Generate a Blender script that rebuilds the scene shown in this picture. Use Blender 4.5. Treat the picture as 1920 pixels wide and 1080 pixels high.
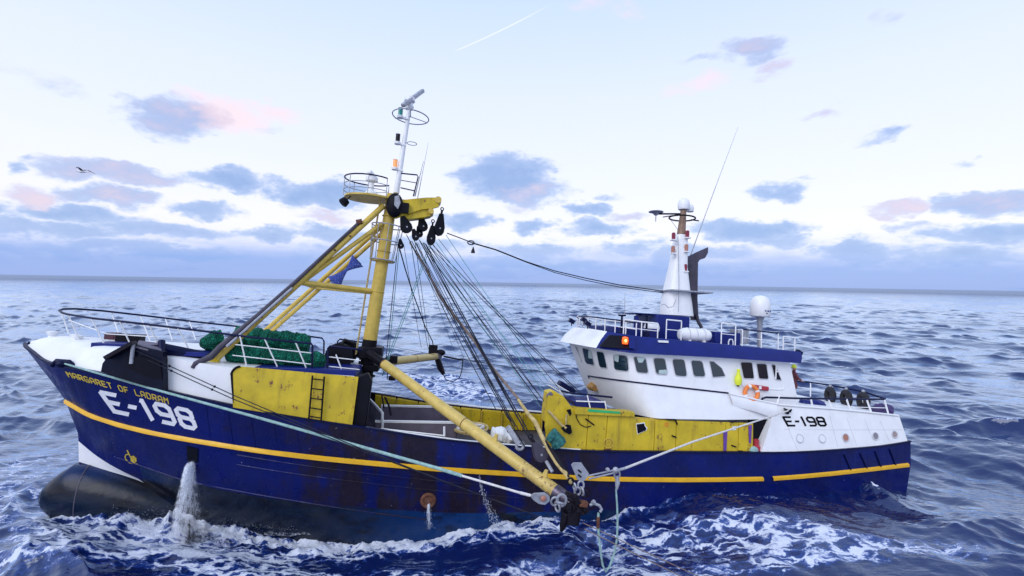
import bpy, bmesh, math, random
import numpy as np
from mathutils import Vector, Matrix

for o in list(bpy.data.objects):
    bpy.data.objects.remove(o, do_unlink=True)
scene = bpy.context.scene
COL = scene.collection
random.seed(7)
rng = np.random.default_rng(11)

# ------------------------------------------------------------------ camera
FPX, CAMH = 900.0, 10.1            # focal length in photo pixels (1920 wide), height above the sea
cp, cr = math.radians(-0.67), math.radians(0.925)
f0 = Vector((0, math.cos(cp), math.sin(cp)))
r0 = Vector((1, 0, 0)); u0 = r0.cross(f0)
CR = math.cos(cr) * r0 + math.sin(cr) * u0
CU = -math.sin(cr) * r0 + math.cos(cr) * u0
CF = f0
cam_d = bpy.data.cameras.new('camera'); cam = bpy.data.objects.new('camera', cam_d); COL.objects.link(cam)
cam_d.sensor_width = 36; cam_d.lens = 36 * FPX / 1920
cam_d.clip_start = 0.2; cam_d.clip_end = 40000
cm = Matrix((CR, CU, -CF)).transposed().to_4x4(); cm.translation = (0, 0, CAMH)
cam.matrix_world = cm
scene.camera = cam

# ------------------------------------------------------------------ exposure
vs = scene.view_settings
vs.view_transform = 'Standard'; vs.look = 'None'; vs.exposure = 0.18; vs.gamma = 1.0
vs.use_curve_mapping = False

# ------------------------------------------------------------------ sun (soft, high overcast dusk light)
SUN_EL, SUN_AZ = math.radians(40), math.radians(215)     # azimuth clockwise from +Y
sd = Vector((math.sin(SUN_AZ) * math.cos(SUN_EL), math.cos(SUN_AZ) * math.cos(SUN_EL), math.sin(SUN_EL)))
sl = bpy.data.lights.new('sun', 'SUN'); sl.energy = 1.3; sl.angle = math.radians(40); sl.color = (1.0, 0.97, 0.95)
so = bpy.data.objects.new('sun', sl); COL.objects.link(so)
so.rotation_euler = sd.to_track_quat('Z', 'Y').to_euler()

# ------------------------------------------------------------------ node helper
class NT:
    def __init__(s, nt): s.nt = nt; nt.nodes.clear()
    def n(s, t, **k):
        nd = s.nt.nodes.new(t)
        for a, b in k.items(): setattr(nd, a, b)
        return nd
    def put(s, sock, v):
        if isinstance(v, bpy.types.NodeSocket): s.nt.links.new(v, sock)
        elif v is not None: sock.default_value = v
    def m(s, op, a, b=None, c=None, clamp=False):
        nd = s.n('ShaderNodeMath', operation=op, use_clamp=clamp)
        for i, v in enumerate((a, b, c)): s.put(nd.inputs[i], v)
        return nd.outputs[0]
    def vm(s, op, a, b=None):
        nd = s.n('ShaderNodeVectorMath', operation=op)
        s.put(nd.inputs[0], a); s.put(nd.inputs[1], b)
        return nd.outputs['Value'] if op in ('DOT_PRODUCT', 'LENGTH') else nd.outputs[0]
    def comb(s, x, y, z):
        nd = s.n('ShaderNodeCombineXYZ')
        for i, v in enumerate((x, y, z)): s.put(nd.inputs[i], v)
        return nd.outputs[0]
    def sep(s, v):
        nd = s.n('ShaderNodeSeparateXYZ'); s.put(nd.inputs[0], v); return nd.outputs
    def noise(s, v, scale=1, detail=4, rough=0.55, dist=0, out='Fac'):
        nd = s.n('ShaderNodeTexNoise'); s.put(nd.inputs['Vector'], v)
        nd.inputs['Scale'].default_value = scale; nd.inputs['Detail'].default_value = detail
        nd.inputs['Roughness'].default_value = rough; nd.inputs['Distortion'].default_value = dist
        return nd.outputs[out]
    def rng(s, v, a, b, c=0, d=1, smooth=True):
        nd = s.n('ShaderNodeMapRange', interpolation_type='SMOOTHSTEP' if smooth else 'LINEAR', clamp=True)
        for i, q in enumerate((v, a, b, c, d)): s.put(nd.inputs[i], q)
        return nd.outputs[0]
    def mix(s, f, a, b, mode='MIX'):
        nd = s.n('ShaderNodeMix', data_type='RGBA', blend_type=mode)
        s.put(nd.inputs[0], f)
        for i, v in ((6, a), (7, b)):
            s.put(nd.inputs[i], (*v, 1) if isinstance(v, (tuple, list)) and len(v) == 3 else v)
        return nd.outputs[2]
    def ramp(s, f, stops):
        nd = s.n('ShaderNodeValToRGB'); s.put(nd.inputs[0], f); e = nd.color_ramp.elements
        while len(e) > 1: e.remove(e[0])
        e[0].position, e[0].color = stops[0][0], (*stops[0][1], 1)
        for p, c in stops[1:]:
            q = e.new(p); q.color = (*c, 1)
        return nd.outputs[0]

def lin(r, g, b):
    f = lambda c: ((c / 255 + 0.055) / 1.055) ** 2.4 if c > 10 else c / 255 / 12.92
    return (f(r), f(g), f(b))

def ray(u, v):
    return CF + CR * ((u - 960) / FPX) - CU * ((v - 540) / FPX)
def azel(u, v):
    d = ray(u, v)
    return math.atan2(d.x, d.y), math.atan2(d.z, math.hypot(d.x, d.y))

# ------------------------------------------------------------------ world: dusk sky with broken low clouds
world = bpy.data.worlds.new('World'); scene.world = world; world.use_nodes = True
w = NT(world.node_tree)
D = w.n('ShaderNodeTexCoord').outputs['Generated']
dx, dy, dz = w.sep(D)
az = w.m('ARCTAN2', dx, dy)
el = w.m('ARCTAN2', dz, w.m('SQRT', w.m('ADD', w.m('MULTIPLY', dx, dx), w.m('MULTIPLY', dy, dy))))
# noise lives on the direction sphere, squeezed vertically so the clouds lie in sheets
nd3 = w.comb(dx, dy, w.m('MULTIPLY', el, 2.0))
wv = w.vm('SUBTRACT', w.noise(nd3, 10, 4, 0.62, out='Color'), (0.5, 0.5, 0.5))
wv = w.vm('MULTIPLY', wv, (0.17, 0.07, 0))
P2 = w.vm('ADD', w.comb(az, el, 0), wv)
# (u, v, half width, half height, strength, pinkness) of the clouds seen in the photograph, as directions
CLOUDS = [
 (330,218,95,44,1.0,.35),(415,212,105,40,.85,1),(520,210,75,24,.75,1),(310,238,75,28,.6,.1),
 (945,332,98,46,1.35,.1),(1000,360,75,34,1.0,.35),(970,388,40,14,.5,.7),
 (1410,90,75,32,.75,.35),(1455,125,60,30,.6,.8),(1310,158,85,22,.5,1),(1330,112,60,16,.5,.2),
 (1640,248,52,17,.6,.15),(1550,212,65,12,.4,.7),(1465,360,68,20,.95,.1),(1640,40,45,20,.35,.4),(1800,300,40,11,.45,.2),
 (430,340,110,26,1.2,.2),(600,365,95,32,1.2,.2),(610,405,65,14,.6,.8),(200,322,165,24,1.0,.45),(15,302,45,18,.8,.2),
 (215,368,120,20,.95,.4),(50,362,85,26,.8,.9),(150,402,145,24,1.15,.25),(385,392,70,15,.85,.3),(300,430,150,22,1.1,.3),
 (1135,368,38,9,.6,.3),(1095,394,58,16,1.0,.3),(1190,401,60,13,.7,.7),(1125,427,88,18,1.15,.2),(995,420,46,15,1.0,.2),
 (865,410,60,18,1.0,.3),(1400,432,125,25,1.25,.15),(1480,452,70,15,.8,.2),(1440,414,45,10,.6,.2),
 (1680,396,85,17,.9,.85),(1850,384,130,26,1.15,.35),(1840,438,150,24,1.15,.25),(1600,470,105,22,1.15,.15),(1180,463,80,16,1.0,.2),
 (490,437,75,18,1.0,.3),(640,440,105,22,1.1,.3),(100,432,160,20,1.1,.3),(800,455,120,18,.9,.3),(1000,470,110,20,1.0,.2),(1330,475,130,18,1.0,.3),
 (1780,480,170,22,1.0,.3),(1700,425,60,11,.6,.4),(1130,8,100,32,.42,1),(1190,30,40,22,.3,1),(80,150,85,28,.28,.1),(130,178,80,16,.3,.1),(510,240,40,10,.35,.4),
 (250,470,300,20,.9,.2),(960,495,260,16,.8,.3),(1300,505,160,14,.7,.4),(700,478,170,16,.8,.25),
 (-160,380,170,40,1,.3),(2080,400,180,36,1,.3),(-260,250,120,34,.7,.7),(2200,250,110,28,.6,.6),
]
# shared fields
sheet = w.noise(w.comb(dx, dy, w.m('MULTIPLY', el, 5.0)), 5.0, 4, 0.6)
sheetm = w.m('MULTIPLY', w.rng(sheet, 0.50, 0.66), w.m('MULTIPLY', w.rng(el, 0.16, 0.03), 0.8))
fbm = w.noise(nd3, 19, 5, 0.62)
rag = w.m('MULTIPLY', w.m('SUBTRACT', fbm, 0.5), 1.35)
base = w.ramp(w.m('DIVIDE', el, 1.5708), [
    (0.0, (.80,.82,1.0)), (0.07, (.89,.88,1.0)), (0.14, (.83,.87,1.02)), (0.24, (.74,.82,1.04)),
    (0.34, (.60,.74,1.0)), (0.6, (.56,.72,1.04)), (1.0, (.52,.68,1.04))])
bank = w.m('ADD', w.m('MULTIPLY', w.m('SUBTRACT', sheet, 0.5), 0.09), el)
bm = w.m('MULTIPLY', w.rng(bank, 0.098, 0.022), 0.92)
bcol = w.ramp(w.m('DIVIDE', el, 0.1), [(0.0, (.27,.40,.78)), (0.35, (.24,.39,.80)), (0.7, (.43,.53,.88)), (1.0, (.68,.71,.97))])
below = w.rng(el, 0.0, -0.03)
# condensation trail
a0, e0 = azel(850, 97); a1, e1 = azel(1040, 4)
L = math.hypot(a1 - a0, e1 - e0); tx, ty = (a1 - a0) / L, (e1 - e0) / L

SHARED = dict(P2=P2, ae=w.comb(az, el, 0), sheetm=sheetm, rag=rag, base=base, bm=bm, bcol=bcol, below=below, nd3=nd3)
def sky_cell(lo, hi, wide=False):
    """the sky between two bearings, with the clouds that reach into it (split only for speed)"""
    gt = bpy.data.node_groups.new('sky_cell', 'ShaderNodeTree')
    for k in SHARED:
        gt.interface.new_socket(k, in_out='INPUT', socket_type='NodeSocketColor' if k in ('base', 'bcol') else 'NodeSocketVector' if k in ('P2', 'ae', 'nd3') else 'NodeSocketFloat')
    gt.interface.new_socket('sky', in_out='OUTPUT', socket_type='NodeSocketShader')
    g = NT(gt); gi = g.n('NodeGroupInput').outputs; go = g.n('NodeGroupOutput')
    P2_, ae, rag_ = gi['P2'], gi['ae'], gi['rag']
    blue, pink = gi['sheetm'], None
    for (cu, cv, hw, hh, st, pk) in CLOUDS:
        c0, e0_ = azel(cu, cv); c2, _ = azel(cu + hw, cv); _, e3 = azel(cu, cv - hh)
        ra = max(abs(c2 - c0), 1e-3) * 1.12; re = max(abs(e3 - e0_), 1e-3) * 1.12
        if c0 + ra + 0.05 < lo or c0 - ra - 0.05 > hi: continue
        q = g.vm('MULTIPLY', g.vm('SUBTRACT', P2_, (c0, e0_, 0)), (1 / ra, 1 / re, 0))
        d = g.m('MULTIPLY_ADD', g.vm('DOT_PRODUCT', q, q), -st, st)
        if pk < 0.99: blue = g.m('MAXIMUM', blue, d)
        if pk > 0.32:
            dp = g.m('MULTIPLY', d, pk)
            pink = dp if pink is None else g.m('MAXIMUM', pink, dp)
    if wide:
        es = g.sep(ae)
        hi_ = g.m('MULTIPLY', g.rng(g.noise(gi['nd3'], 3.2, 5, 0.6), 0.55, 0.75), g.m('MULTIPLY', g.rng(es[1], 0.75, 0.2), 0.7))
        blue = g.m('MAXIMUM', blue, g.m('MULTIPLY', hi_, g.rng(g.m('ABSOLUTE', es[0]), 0.95, 1.25)))
    blm = g.rng(g.m('ADD', blue, g.m('MULTIPLY', rag_, g.rng(blue, -0.1, 0.4))), 0.0, 1.2, smooth=False)
    ccol = g.ramp(blm, [(0.0, (.80,.82,1.0)), (0.3, (.60,.68,.92)), (0.65, (.39,.51,.80)), (1.0, (.30,.43,.74))])
    c = g.mix(g.rng(blm, 0.0, 0.6), gi['base'], ccol)
    if pink is not None:
        pkm = g.rng(g.m('ADD', pink, g.m('MULTIPLY', rag_, g.rng(pink, -0.1, 0.3))), 0.08, 0.9)
        c = g.mix(g.m('MULTIPLY', pkm, 0.62), c, (1.0,.74,.76))
    c = g.mix(gi['bm'], c, gi['bcol'])
    if lo < a1 and hi > a0:
        q = g.vm('SUBTRACT', ae, (a0, e0, 0))
        along = g.m('DIVIDE', g.vm('DOT_PRODUCT', q, (tx, ty, 0)), L)
        across = g.m('ABSOLUTE', g.vm('DOT_PRODUCT', q, (-ty, tx, 0)))
        tr = g.m('MULTIPLY', g.rng(across, g.m('MULTIPLY_ADD', along, 0.0010, 0.0014), 0.0004), g.m('MULTIPLY', g.rng(along, -0.01, 0.1), g.rng(along, 1.05, 0.55)))
        c = g.mix(g.m('MULTIPLY', tr, 0.55), c, (1.0, 1.0, 1.0))
    c = g.mix(gi['below'], c, lin(70, 88, 140))
    bg = g.n('ShaderNodeBackground'); g.put(bg.inputs[0], c); bg.inputs[1].default_value = 0.93
    gt.links.new(bg.outputs[0], go.inputs[0])
    gn = w.n('ShaderNodeGroup', node_tree=gt)
    for k, v in SHARED.items(): w.nt.links.new(v, gn.inputs[k])
    return gn.outputs[0]

edges = [-9, -1.05, -0.68, -0.52, -0.36, -0.2, -0.04, 0.12, 0.28, 0.44, 0.6, 0.76, 1.05, 9]
def tree(i, j):
    if j - i == 1: return sky_cell(edges[i], edges[j], i == 0 or j == len(edges) - 1 or abs(edges[i]) > 0.9 or abs(edges[j]) > 0.9)
    k = (i + j) // 2
    mx = w.n('ShaderNodeMixShader'); w.put(mx.inputs[0], w.m('GREATER_THAN', az, edges[k]))
    w.nt.links.new(tree(i, k), mx.inputs[1]); w.nt.links.new(tree(k, j), mx.inputs[2])
    return mx.outputs[0]
sky_sh = tree(0, len(edges) - 1)
nish = w.n('ShaderNodeTexSky', sky_type='NISHITA', sun_disc=False)
nish.sun_elevation = SUN_EL; nish.sun_rotation = SUN_AZ
b2 = w.n('ShaderNodeBackground'); w.put(b2.inputs[0], nish.outputs[0]); b2.inputs[1].default_value = 0.012
ad = w.n('ShaderNodeAddShader'); w.nt.links.new(sky_sh, ad.inputs[0]); w.nt.links.new(b2.outputs[0], ad.inputs[1])
ow = w.n('ShaderNodeOutputWorld'); w.nt.links.new(ad.outputs[0], ow.inputs[0])
world.cycles.sampling_method = 'MANUAL'; world.cycles.sample_map_resolution = 256

# ================================================================== ship frame
yaw, pit, rol = math.radians(11), math.radians(3.2), math.radians(-4.0)
SHIP = (Matrix.Translation((0, 24.7, 0)) @ Matrix.Rotation(yaw, 4, 'Z') @ Matrix.Rotation(pit, 4, 'Y') @ Matrix.Rotation(rol, 4, 'X'))
SR = SHIP.to_3x3(); SRt = SR.transposed(); SO = SRt @ (Vector((0, 0, CAMH)) - SHIP.translation)

def P(u, v, y):
    """photo pixel -> point on the ship (ship axes: x aft, y to starboard, z up) at a given y"""
    d = SRt @ ray(u, v); return SO + d * ((y - SO.y) / d.y)
def PX(u, v, x):
    d = SRt @ ray(u, v); return SO + d * ((x - SO.x) / d.x)
def PZ(u, v, z):
    d = SRt @ ray(u, v); return SO + d * ((z - SO.z) / d.z)
def pix(p):
    q = SHIP @ Vector(p) - Vector((0, 0, CAMH)); d = q.dot(CF)
    return 960 + FPX * q.dot(CR) / d, 540 - FPX * q.dot(CU) / d
def W(u, v, z=0.0):
    d = ray(u, v); return Vector((0, 0, CAMH)) + d * ((z - CAMH) / d.z)

def pchip(xs, ys):
    xs = np.array(xs, float); ys = np.array(ys, float)
    o = np.argsort(xs); xs, ys = xs[o], ys[o]
    h = np.diff(xs); dl = np.diff(ys) / h; m = np.zeros(len(xs))
    for i in range(1, len(xs) - 1):
        if dl[i - 1] * dl[i] > 0:
            w1, w2 = 2 * h[i] + h[i - 1], h[i] + 2 * h[i - 1]
            m[i] = (w1 + w2) / (w1 / dl[i - 1] + w2 / dl[i])
    m[0], m[-1] = dl[0], dl[-1]
    def f(x):
        x = float(min(max(x, xs[0]), xs[-1])); i = int(min(max(np.searchsorted(xs, x) - 1, 0), len(h) - 1))
        t = (x - xs[i]) / h[i]
        return float((2*t**3-3*t*t+1)*ys[i] + (t**3-2*t*t+t)*h[i]*m[i] + (-2*t**3+3*t*t)*ys[i+1] + (t**3-t*t)*h[i]*m[i+1])
    return f

# ================================================================== mesh builder
class MB:
    def __init__(s): s.V, s.F, s.M = [], [], []
    def add(s, V, F, m=0):
        b = len(s.V); s.V += [tuple(v) for v in V]; s.F += [tuple(b + i for i in f) for f in F]; s.M += [m] * len(F)
        return s
    def box(s, c, size, rot=None, m=0):
        c = Vector(c); hx, hy, hz = [q / 2 for q in size]; R = rot or Matrix.Identity(3)
        V = [c + R @ Vector((a * hx, b * hy, d * hz)) for a in (-1, 1) for b in (-1, 1) for d in (-1, 1)]
        return s.add(V, [(0,1,3,2),(4,6,7,5),(0,4,5,1),(2,3,7,6),(0,2,6,4),(1,5,7,3)], m)
    def bar(s, a, b, wd, ht, up=(0, 0, 1), m=0):
        a, b = Vector(a), Vector(b); d = (b - a).normalized(); sd_ = d.cross(Vector(up))
        if sd_.length < 1e-4: sd_ = d.cross(Vector((1, 0, 0)))
        sd_.normalize(); u_ = sd_.cross(d)
        return s.box((a + b) / 2, ((b - a).length, wd, ht), Matrix((d, sd_, u_)).transposed(), m)
    def tube(s, pts, r, n=8, m=0, caps=True, closed=False):
        pts = [Vector(p) for p in pts]; k = len(pts)
        rs = r if isinstance(r, (list, tuple)) else [r] * k
        V, F = [], []; nrm = None
        for i in range(k):
            if closed: d = pts[(i + 1) % k] - pts[i - 1]
            else: d = pts[min(i + 1, k - 1)] - pts[max(i - 1, 0)]
            d.normalize()
            if nrm is None:
                nrm = d.cross(Vector((0, 0, 1)))
                if nrm.length < 0.05: nrm = d.cross(Vector((0, 1, 0)))
            nrm = nrm - d * nrm.dot(d); nrm.normalize(); bi = d.cross(nrm)
            for j in range(n):
                a = 2 * math.pi * j / n
                V.append(pts[i] + (nrm * math.cos(a) + bi * math.sin(a)) * rs[i])
        for i in range(k if closed else k - 1):
            for j in range(n):
                a, b = i * n + j, i * n + (j + 1) % n; c, d2 = ((i + 1) % k) * n + (j + 1) % n, ((i + 1) % k) * n + j
                F.append((a, d2, c, b))
        if caps and not closed: F += [tuple(range(n)), tuple(range((k - 1) * n, k * n))[::-1]]
        return s.add(V, F, m)
    def lathe(s, prof, o, axis=(0, 0, 1), n=16, m=0, ref=None):
        o = Vector(o); ax = Vector(axis).normalized(); a = ax.cross(Vector(ref or (1, 0, 0)))
        if a.length < 0.05: a = ax.cross(Vector((0, 1, 0)))
        a.normalize(); b = ax.cross(a); V, F = [], []; k = len(prof)
        for (r, h) in prof:
            for j in range(n):
                t = 2 * math.pi * j / n; V.append(o + ax * h + (a * math.cos(t) + b * math.sin(t)) * r)
        for i in range(k - 1):
            for j in range(n):
                F.append((i * n + j, i * n + (j + 1) % n, (i + 1) * n + (j + 1) % n, (i + 1) * n + j))
        F += [tuple(range(n))[::-1], tuple(range((k - 1) * n, k * n))]
        return s.add(V, F, m)
    def prism(s, pts, vec, m=0):
        pts = [Vector(p) for p in pts]; vec = Vector(vec); k = len(pts)
        V = pts + [p + vec for p in pts]
        F = [tuple(range(k))[::-1], tuple(range(k, 2 * k))] + [(i, (i + 1) % k, k + (i + 1) % k, k + i) for i in range(k)]
        return s.add(V, F, m)
    def poly(s, pts, m=0): return s.add(pts, [tuple(range(len(pts)))], m)
    def grid(s, rows, m=0, closed=False):
        k, n = len(rows), len(rows[0]); V = [p for r in rows for p in r]; F = []
        for i in range(k - 1):
            for j in range(n if closed else n - 1):
                F.append((i * n + j, i * n + (j + 1) % n, (i + 1) * n + (j + 1) % n, (i + 1) * n + j))
        return s.add(V, F, m)
    def ball(s, c, r, nu=12, nv=8, m=0):
        c = Vector(c); r = r if isinstance(r, (tuple, list)) else (r, r, r)
        rows = [[(c.x + r[0]*math.sin(math.pi*i/nv)*math.cos(2*math.pi*j/nu), c.y + r[1]*math.sin(math.pi*i/nv)*math.sin(2*math.pi*j/nu), c.z + r[2]*math.cos(math.pi*i/nv)) for j in range(nu)] for i in range(nv + 1)]
        return s.grid(rows, m, closed=True)
    def torus(s, c, R, r, nrm, n=20, k=8, m=0, squash=1.0):
        nrm = Vector(nrm).normalized(); a = nrm.cross(Vector((0, 0, 1)))
        if a.length < 0.05: a = nrm.cross(Vector((1, 0, 0)))
        a.normalize(); b = nrm.cross(a)
        return s.tube([Vector(c) + (a * math.cos(2*math.pi*i/n) + b * math.sin(2*math.pi*i/n) * squash) * R for i in range(n)], r, k, m, closed=True)
    def build(s, name, mats, parent=None, smooth=35, bevel=0, origin=None):
        me = bpy.data.meshes.new(name)
        V = s.V
        if origin is not None: V = [tuple(Vector(v) - Vector(origin)) for v in V]
        me.from_pydata(V, [], s.F)
        mats = mats if isinstance(mats, (list, tuple)) else [mats]
        for q in mats: me.materials.append(q)
        if len(mats) > 1: me.polygons.foreach_set('material_index', s.M)
        bm_ = bmesh.new(); bm_.from_mesh(me); bmesh.ops.recalc_face_normals(bm_, faces=bm_.faces); bm_.to_mesh(me); bm_.free()
        if smooth:
            me.polygons.foreach_set('use_smooth', [True] * len(me.polygons)); me.set_sharp_from_angle(angle=math.radians(smooth))
        o = bpy.data.objects.new(name, me); COL.objects.link(o)
        if parent is not None: o.parent = parent
        if origin is not None: o.location = origin
        if bevel:
            b = o.modifiers.new('edge', 'BEVEL'); b.width = bevel; b.segments = 2; b.limit_method = 'ANGLE'; b.angle_limit = math.radians(40)
        return o

def tag(o, label, cat, group=None, kind=None):
    if label: o['label'] = label
    if cat: o['category'] = cat
    if group: o['group'] = group
    if kind: o['kind'] = kind
    return o
def thing(name, label, cat, loc=(0, 0, 0), group=None, on_ship=True):
    """an Empty at the thing's base, placed in ship axes unless told otherwise"""
    e = bpy.data.objects.new(name, None); COL.objects.link(e); e.empty_display_size = 0.3
    e.matrix_world = (SHIP if on_ship else Matrix.Identity(4)) @ Matrix.Translation(loc)
    return tag(e, label, cat, group)
def solo(mb, name, mats, label, cat, base, group=None, **k):
    """a thing that is one mesh, standing at ship point base"""
    o = mb.build(name, mats, None, origin=base, **k)
    o.matrix_world = SHIP @ Matrix.Translation(base)
    return tag(o, label, cat, group)

# ================================================================== materials
def mat(name, col, rough=0.5, var=0.18, grime=0.0, rust=0.0, metal=0.0, bump=0.0, scale=1.0, spec=0.5, rustcol=(0.10, 0.035, 0.015), grimecol=(0.06, 0.05, 0.05), emit=None, trans=0.0, coat=0.0):
    m = bpy.data.materials.new(name); m.use_nodes = True; g = NT(m.node_tree)
    oc = g.n('ShaderNodeTexCoord').outputs['Object']
    bs = g.n('ShaderNodeBsdfPrincipled'); out = g.n('ShaderNodeOutputMaterial'); m.node_tree.links.new(bs.outputs[0], out.inputs[0])
    n1 = g.noise(oc, 1.3 * scale, 5, 0.6)
    c = g.mix(g.rng(n1, 0.3, 0.7), tuple(q * (1 - var) for q in col), tuple(min(1, q * (1 + var * 0.6)) for q in col))
    if grime:
        st = g.noise(g.vm('MULTIPLY', oc, (3.2 * scale, 3.2 * scale, 0.45 * scale)), 1.0, 5, 0.65)
        c = g.mix(g.m('MULTIPLY', g.rng(st, 0.52, 0.78), grime), c, grimecol)
    if rust:
        rn = g.noise(oc, 2.7 * scale, 7, 0.72); st2 = g.noise(g.vm('MULTIPLY', oc, (5 * scale, 5 * scale, 0.5 * scale)), 1.0, 4, 0.6)
        rm = g.rng(g.m('ADD', rn, g.m('MULTIPLY', st2, 0.45)), 0.98 - rust * 0.4, 1.08 - rust * 0.4)
        c = g.mix(rm, c, g.mix(g.noise(oc, 14 * scale, 3), rustcol, tuple(q * 2.2 for q in rustcol)))
    g.put(bs.inputs['Base Color'], c)
    g.put(bs.inputs['Roughness'], g.rng(g.noise(oc, 4 * scale, 4), 0.3, 0.7, rough * 0.8, min(1, rough * 1.25)))
    bs.inputs['Metallic'].default_value = metal; bs.inputs['Specular IOR Level'].default_value = spec
    if coat: bs.inputs['Coat Weight'].default_value = coat; bs.inputs['Coat Roughness'].default_value = 0.15
    if bump:
        b = g.n('ShaderNodeBump'); b.inputs['Strength'].default_value = bump; b.inputs['Distance'].default_value = 0.02
        g.put(b.inputs['Height'], g.noise(oc, 7 * scale, 5, 0.6)); m.node_tree.links.new(b.outputs[0], bs.inputs['Normal'])
    if emit:
        bs.inputs['Emission Color'].default_value = (*emit[0], 1); bs.inputs['Emission Strength'].default_value = emit[1]
    if trans: bs.inputs['Transmission Weight'].default_value = trans
    return m

M = {}
M['white'] = mat('white_paint', (0.80, 0.80, 0.82), 0.42, 0.05, grime=0.10, rust=0.12, bump=0.05, grimecol=(0.42, 0.40, 0.40), rustcol=(0.34, 0.22, 0.14))
M['whitec'] = mat('white_paint_clean', (0.80, 0.80, 0.82), 0.4, 0.05, grime=0.16, rust=0.14, bump=0.06, grimecol=(0.45, 0.43, 0.42), rustcol=(0.34, 0.22, 0.14))
M['yellow'] = mat('yellow_paint', (0.60, 0.43, 0.012), 0.45, 0.18, grime=0.6, rust=0.42, bump=0.1, grimecol=(0.20, 0.12, 0.02))
M['yellow_p'] = mat('yellow_paint_mast', (0.60, 0.42, 0.07), 0.42, 0.16, grime=0.32, rust=0.26, bump=0.06, scale=1.6, grimecol=(0.26, 0.17, 0.05))
M['cream'] = mat('weathered_yellow_boom_paint', (0.62, 0.45, 0.12), 0.33, 0.12, grime=0.5, rust=0.3, bump=0.06, scale=2.0, grimecol=(0.42, 0.26, 0.04))
M['cream_worn'] = mat('chain_worn_boom_paint', (0.58, 0.42, 0.12), 0.4, 0.2, grime=0.7, rust=0.55, bump=0.12, scale=2.2, rustcol=(0.12, 0.06, 0.025), grimecol=(0.30, 0.18, 0.04))
M['stripe'] = mat('yellow_strake_paint', (0.78, 0.42, 0.01), 0.4, 0.1, rust=0.2, scale=1.4)
M['blue'] = mat('royal_blue_paint', (0.003, 0.012, 0.15), 0.4, 0.15, spec=0.3, grime=0.15, bump=0.03, grimecol=(0.01, 0.02, 0.1))
M['navy'] = mat('navy_rail_paint', (0.003, 0.006, 0.042), 0.4, 0.2, spec=0.15)
M['black'] = mat('black_paint', (0.004, 0.004, 0.009), 0.5, 0.3, spec=0.15, rust=0.18, bump=0.08)
M['iron'] = mat('dark_iron', (0.012, 0.010, 0.018), 0.55, 0.35, spec=0.2, rust=0.3, metal=0.3, bump=0.15, scale=2)
M['galv'] = mat('galvanised_steel', (0.36, 0.37, 0.42), 0.45, 0.25, grime=0.3, rust=0.15, metal=0.35, bump=0.1, scale=3)
M['grey'] = mat('lavender_grey_paint', (0.13, 0.11, 0.155), 0.5, 0.2, grime=0.35, rust=0.2, bump=0.06)
M['rust'] = mat('rusty_steel', (0.14, 0.05, 0.025), 0.7, 0.5, bump=0.3, scale=3)
M['wire'] = mat('dark_wire_rope', (0.010, 0.012, 0.026), 0.6, 0.2, spec=0.2)
M['teal_rope'] = mat('teal_rope', (0.10, 0.30, 0.32), 0.8, 0.2)
M['pale_rope'] = mat('pale_green_rope', (0.28, 0.44, 0.42), 0.75, 0.25, scale=6, bump=0.3)
M['white_rope'] = mat('white_rope', (0.66, 0.63, 0.62), 0.8, 0.15, scale=6, bump=0.3)
M['brown_rope'] = mat('worn_brown_rope', (0.22, 0.16, 0.13), 0.85, 0.3, scale=5, bump=0.4)
M['tan'] = mat('tan_chafe_wrap', (0.50, 0.38, 0.16), 0.8, 0.3, scale=5, bump=0.4)
M['net'] = mat('green_netting', (0.008, 0.17, 0.10), 0.85, 0.4, bump=0.9, scale=5)
M['rubber'] = mat('black_rubber', (0.014, 0.013, 0.018), 0.75, 0.3, bump=0.1, scale=3)
M['deck'] = mat('worn_deck_paint', (0.05, 0.042, 0.055), 0.7, 0.3, grime=0.4, rust=0.3, bump=0.1)
M['orange'] = mat('orange_lifebuoy', (0.85, 0.22, 0.04), 0.5, 0.1)
M['floyel'] = mat('fluorescent_yellow', (0.75, 0.80, 0.04), 0.5, 0.1)
M['red'] = mat('red_cover', (0.42, 0.03, 0.05), 0.6, 0.2)
M['green'] = mat('green_paint', (0.02, 0.42, 0.14), 0.5, 0.1)
M['purple'] = mat('purple_tarp', (0.05, 0.03, 0.13), 0.6, 0.3, bump=0.4)
M['violet'] = mat('violet_strap', (0.14, 0.05, 0.32), 0.7, 0.2)
M['glass'] = mat('wheelhouse_glass', (0.008, 0.028, 0.045), 0.04, 0.2, spec=0.6)
M['darkglass'] = mat('dark_glass', (0.006, 0.005, 0.012), 0.08, 0.2, spec=0.2)
M['through_view'] = mat('pale_through_view', (0.42, 0.52, 0.52), 0.3, 0.1)  # pale colour for the light seen through the wheelhouse windows
M['gasket'] = mat('window_gasket', (0.55, 0.55, 0.60), 0.5, 0.1)
M['port_o'] = mat('porthole_cover_terracotta', (0.40, 0.17, 0.12), 0.35, 0.1)
M['port_g'] = mat('porthole_glass_grey', (0.20, 0.19, 0.22), 0.15, 0.1)
M['port_t'] = mat('porthole_glass_taupe', (0.32, 0.25, 0.24), 0.15, 0.1)
M['smoke'] = mat('sooty_funnel_grey', (0.05, 0.042, 0.07), 0.5, 0.3, grime=0.4, grimecol=(0.02, 0.016, 0.015), bump=0.05)
M['lamp_red'] = mat('lit_red_navigation_lens', (0.9, 0.08, 0.01), 0.2, 0.0, emit=((1.0, 0.10, 0.01), 1.6))
M['lamp_core'] = mat('lit_lamp_core', (1, 0.5, 0.2), 0.2, 0.0, emit=((1.0, 0.35, 0.08), 4.0))
M['lamp_amber'] = mat('lit_amber_lens', (0.9, 0.35, 0.1), 0.2, 0.0, emit=((1.0, 0.45, 0.2), 0.25))
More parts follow.
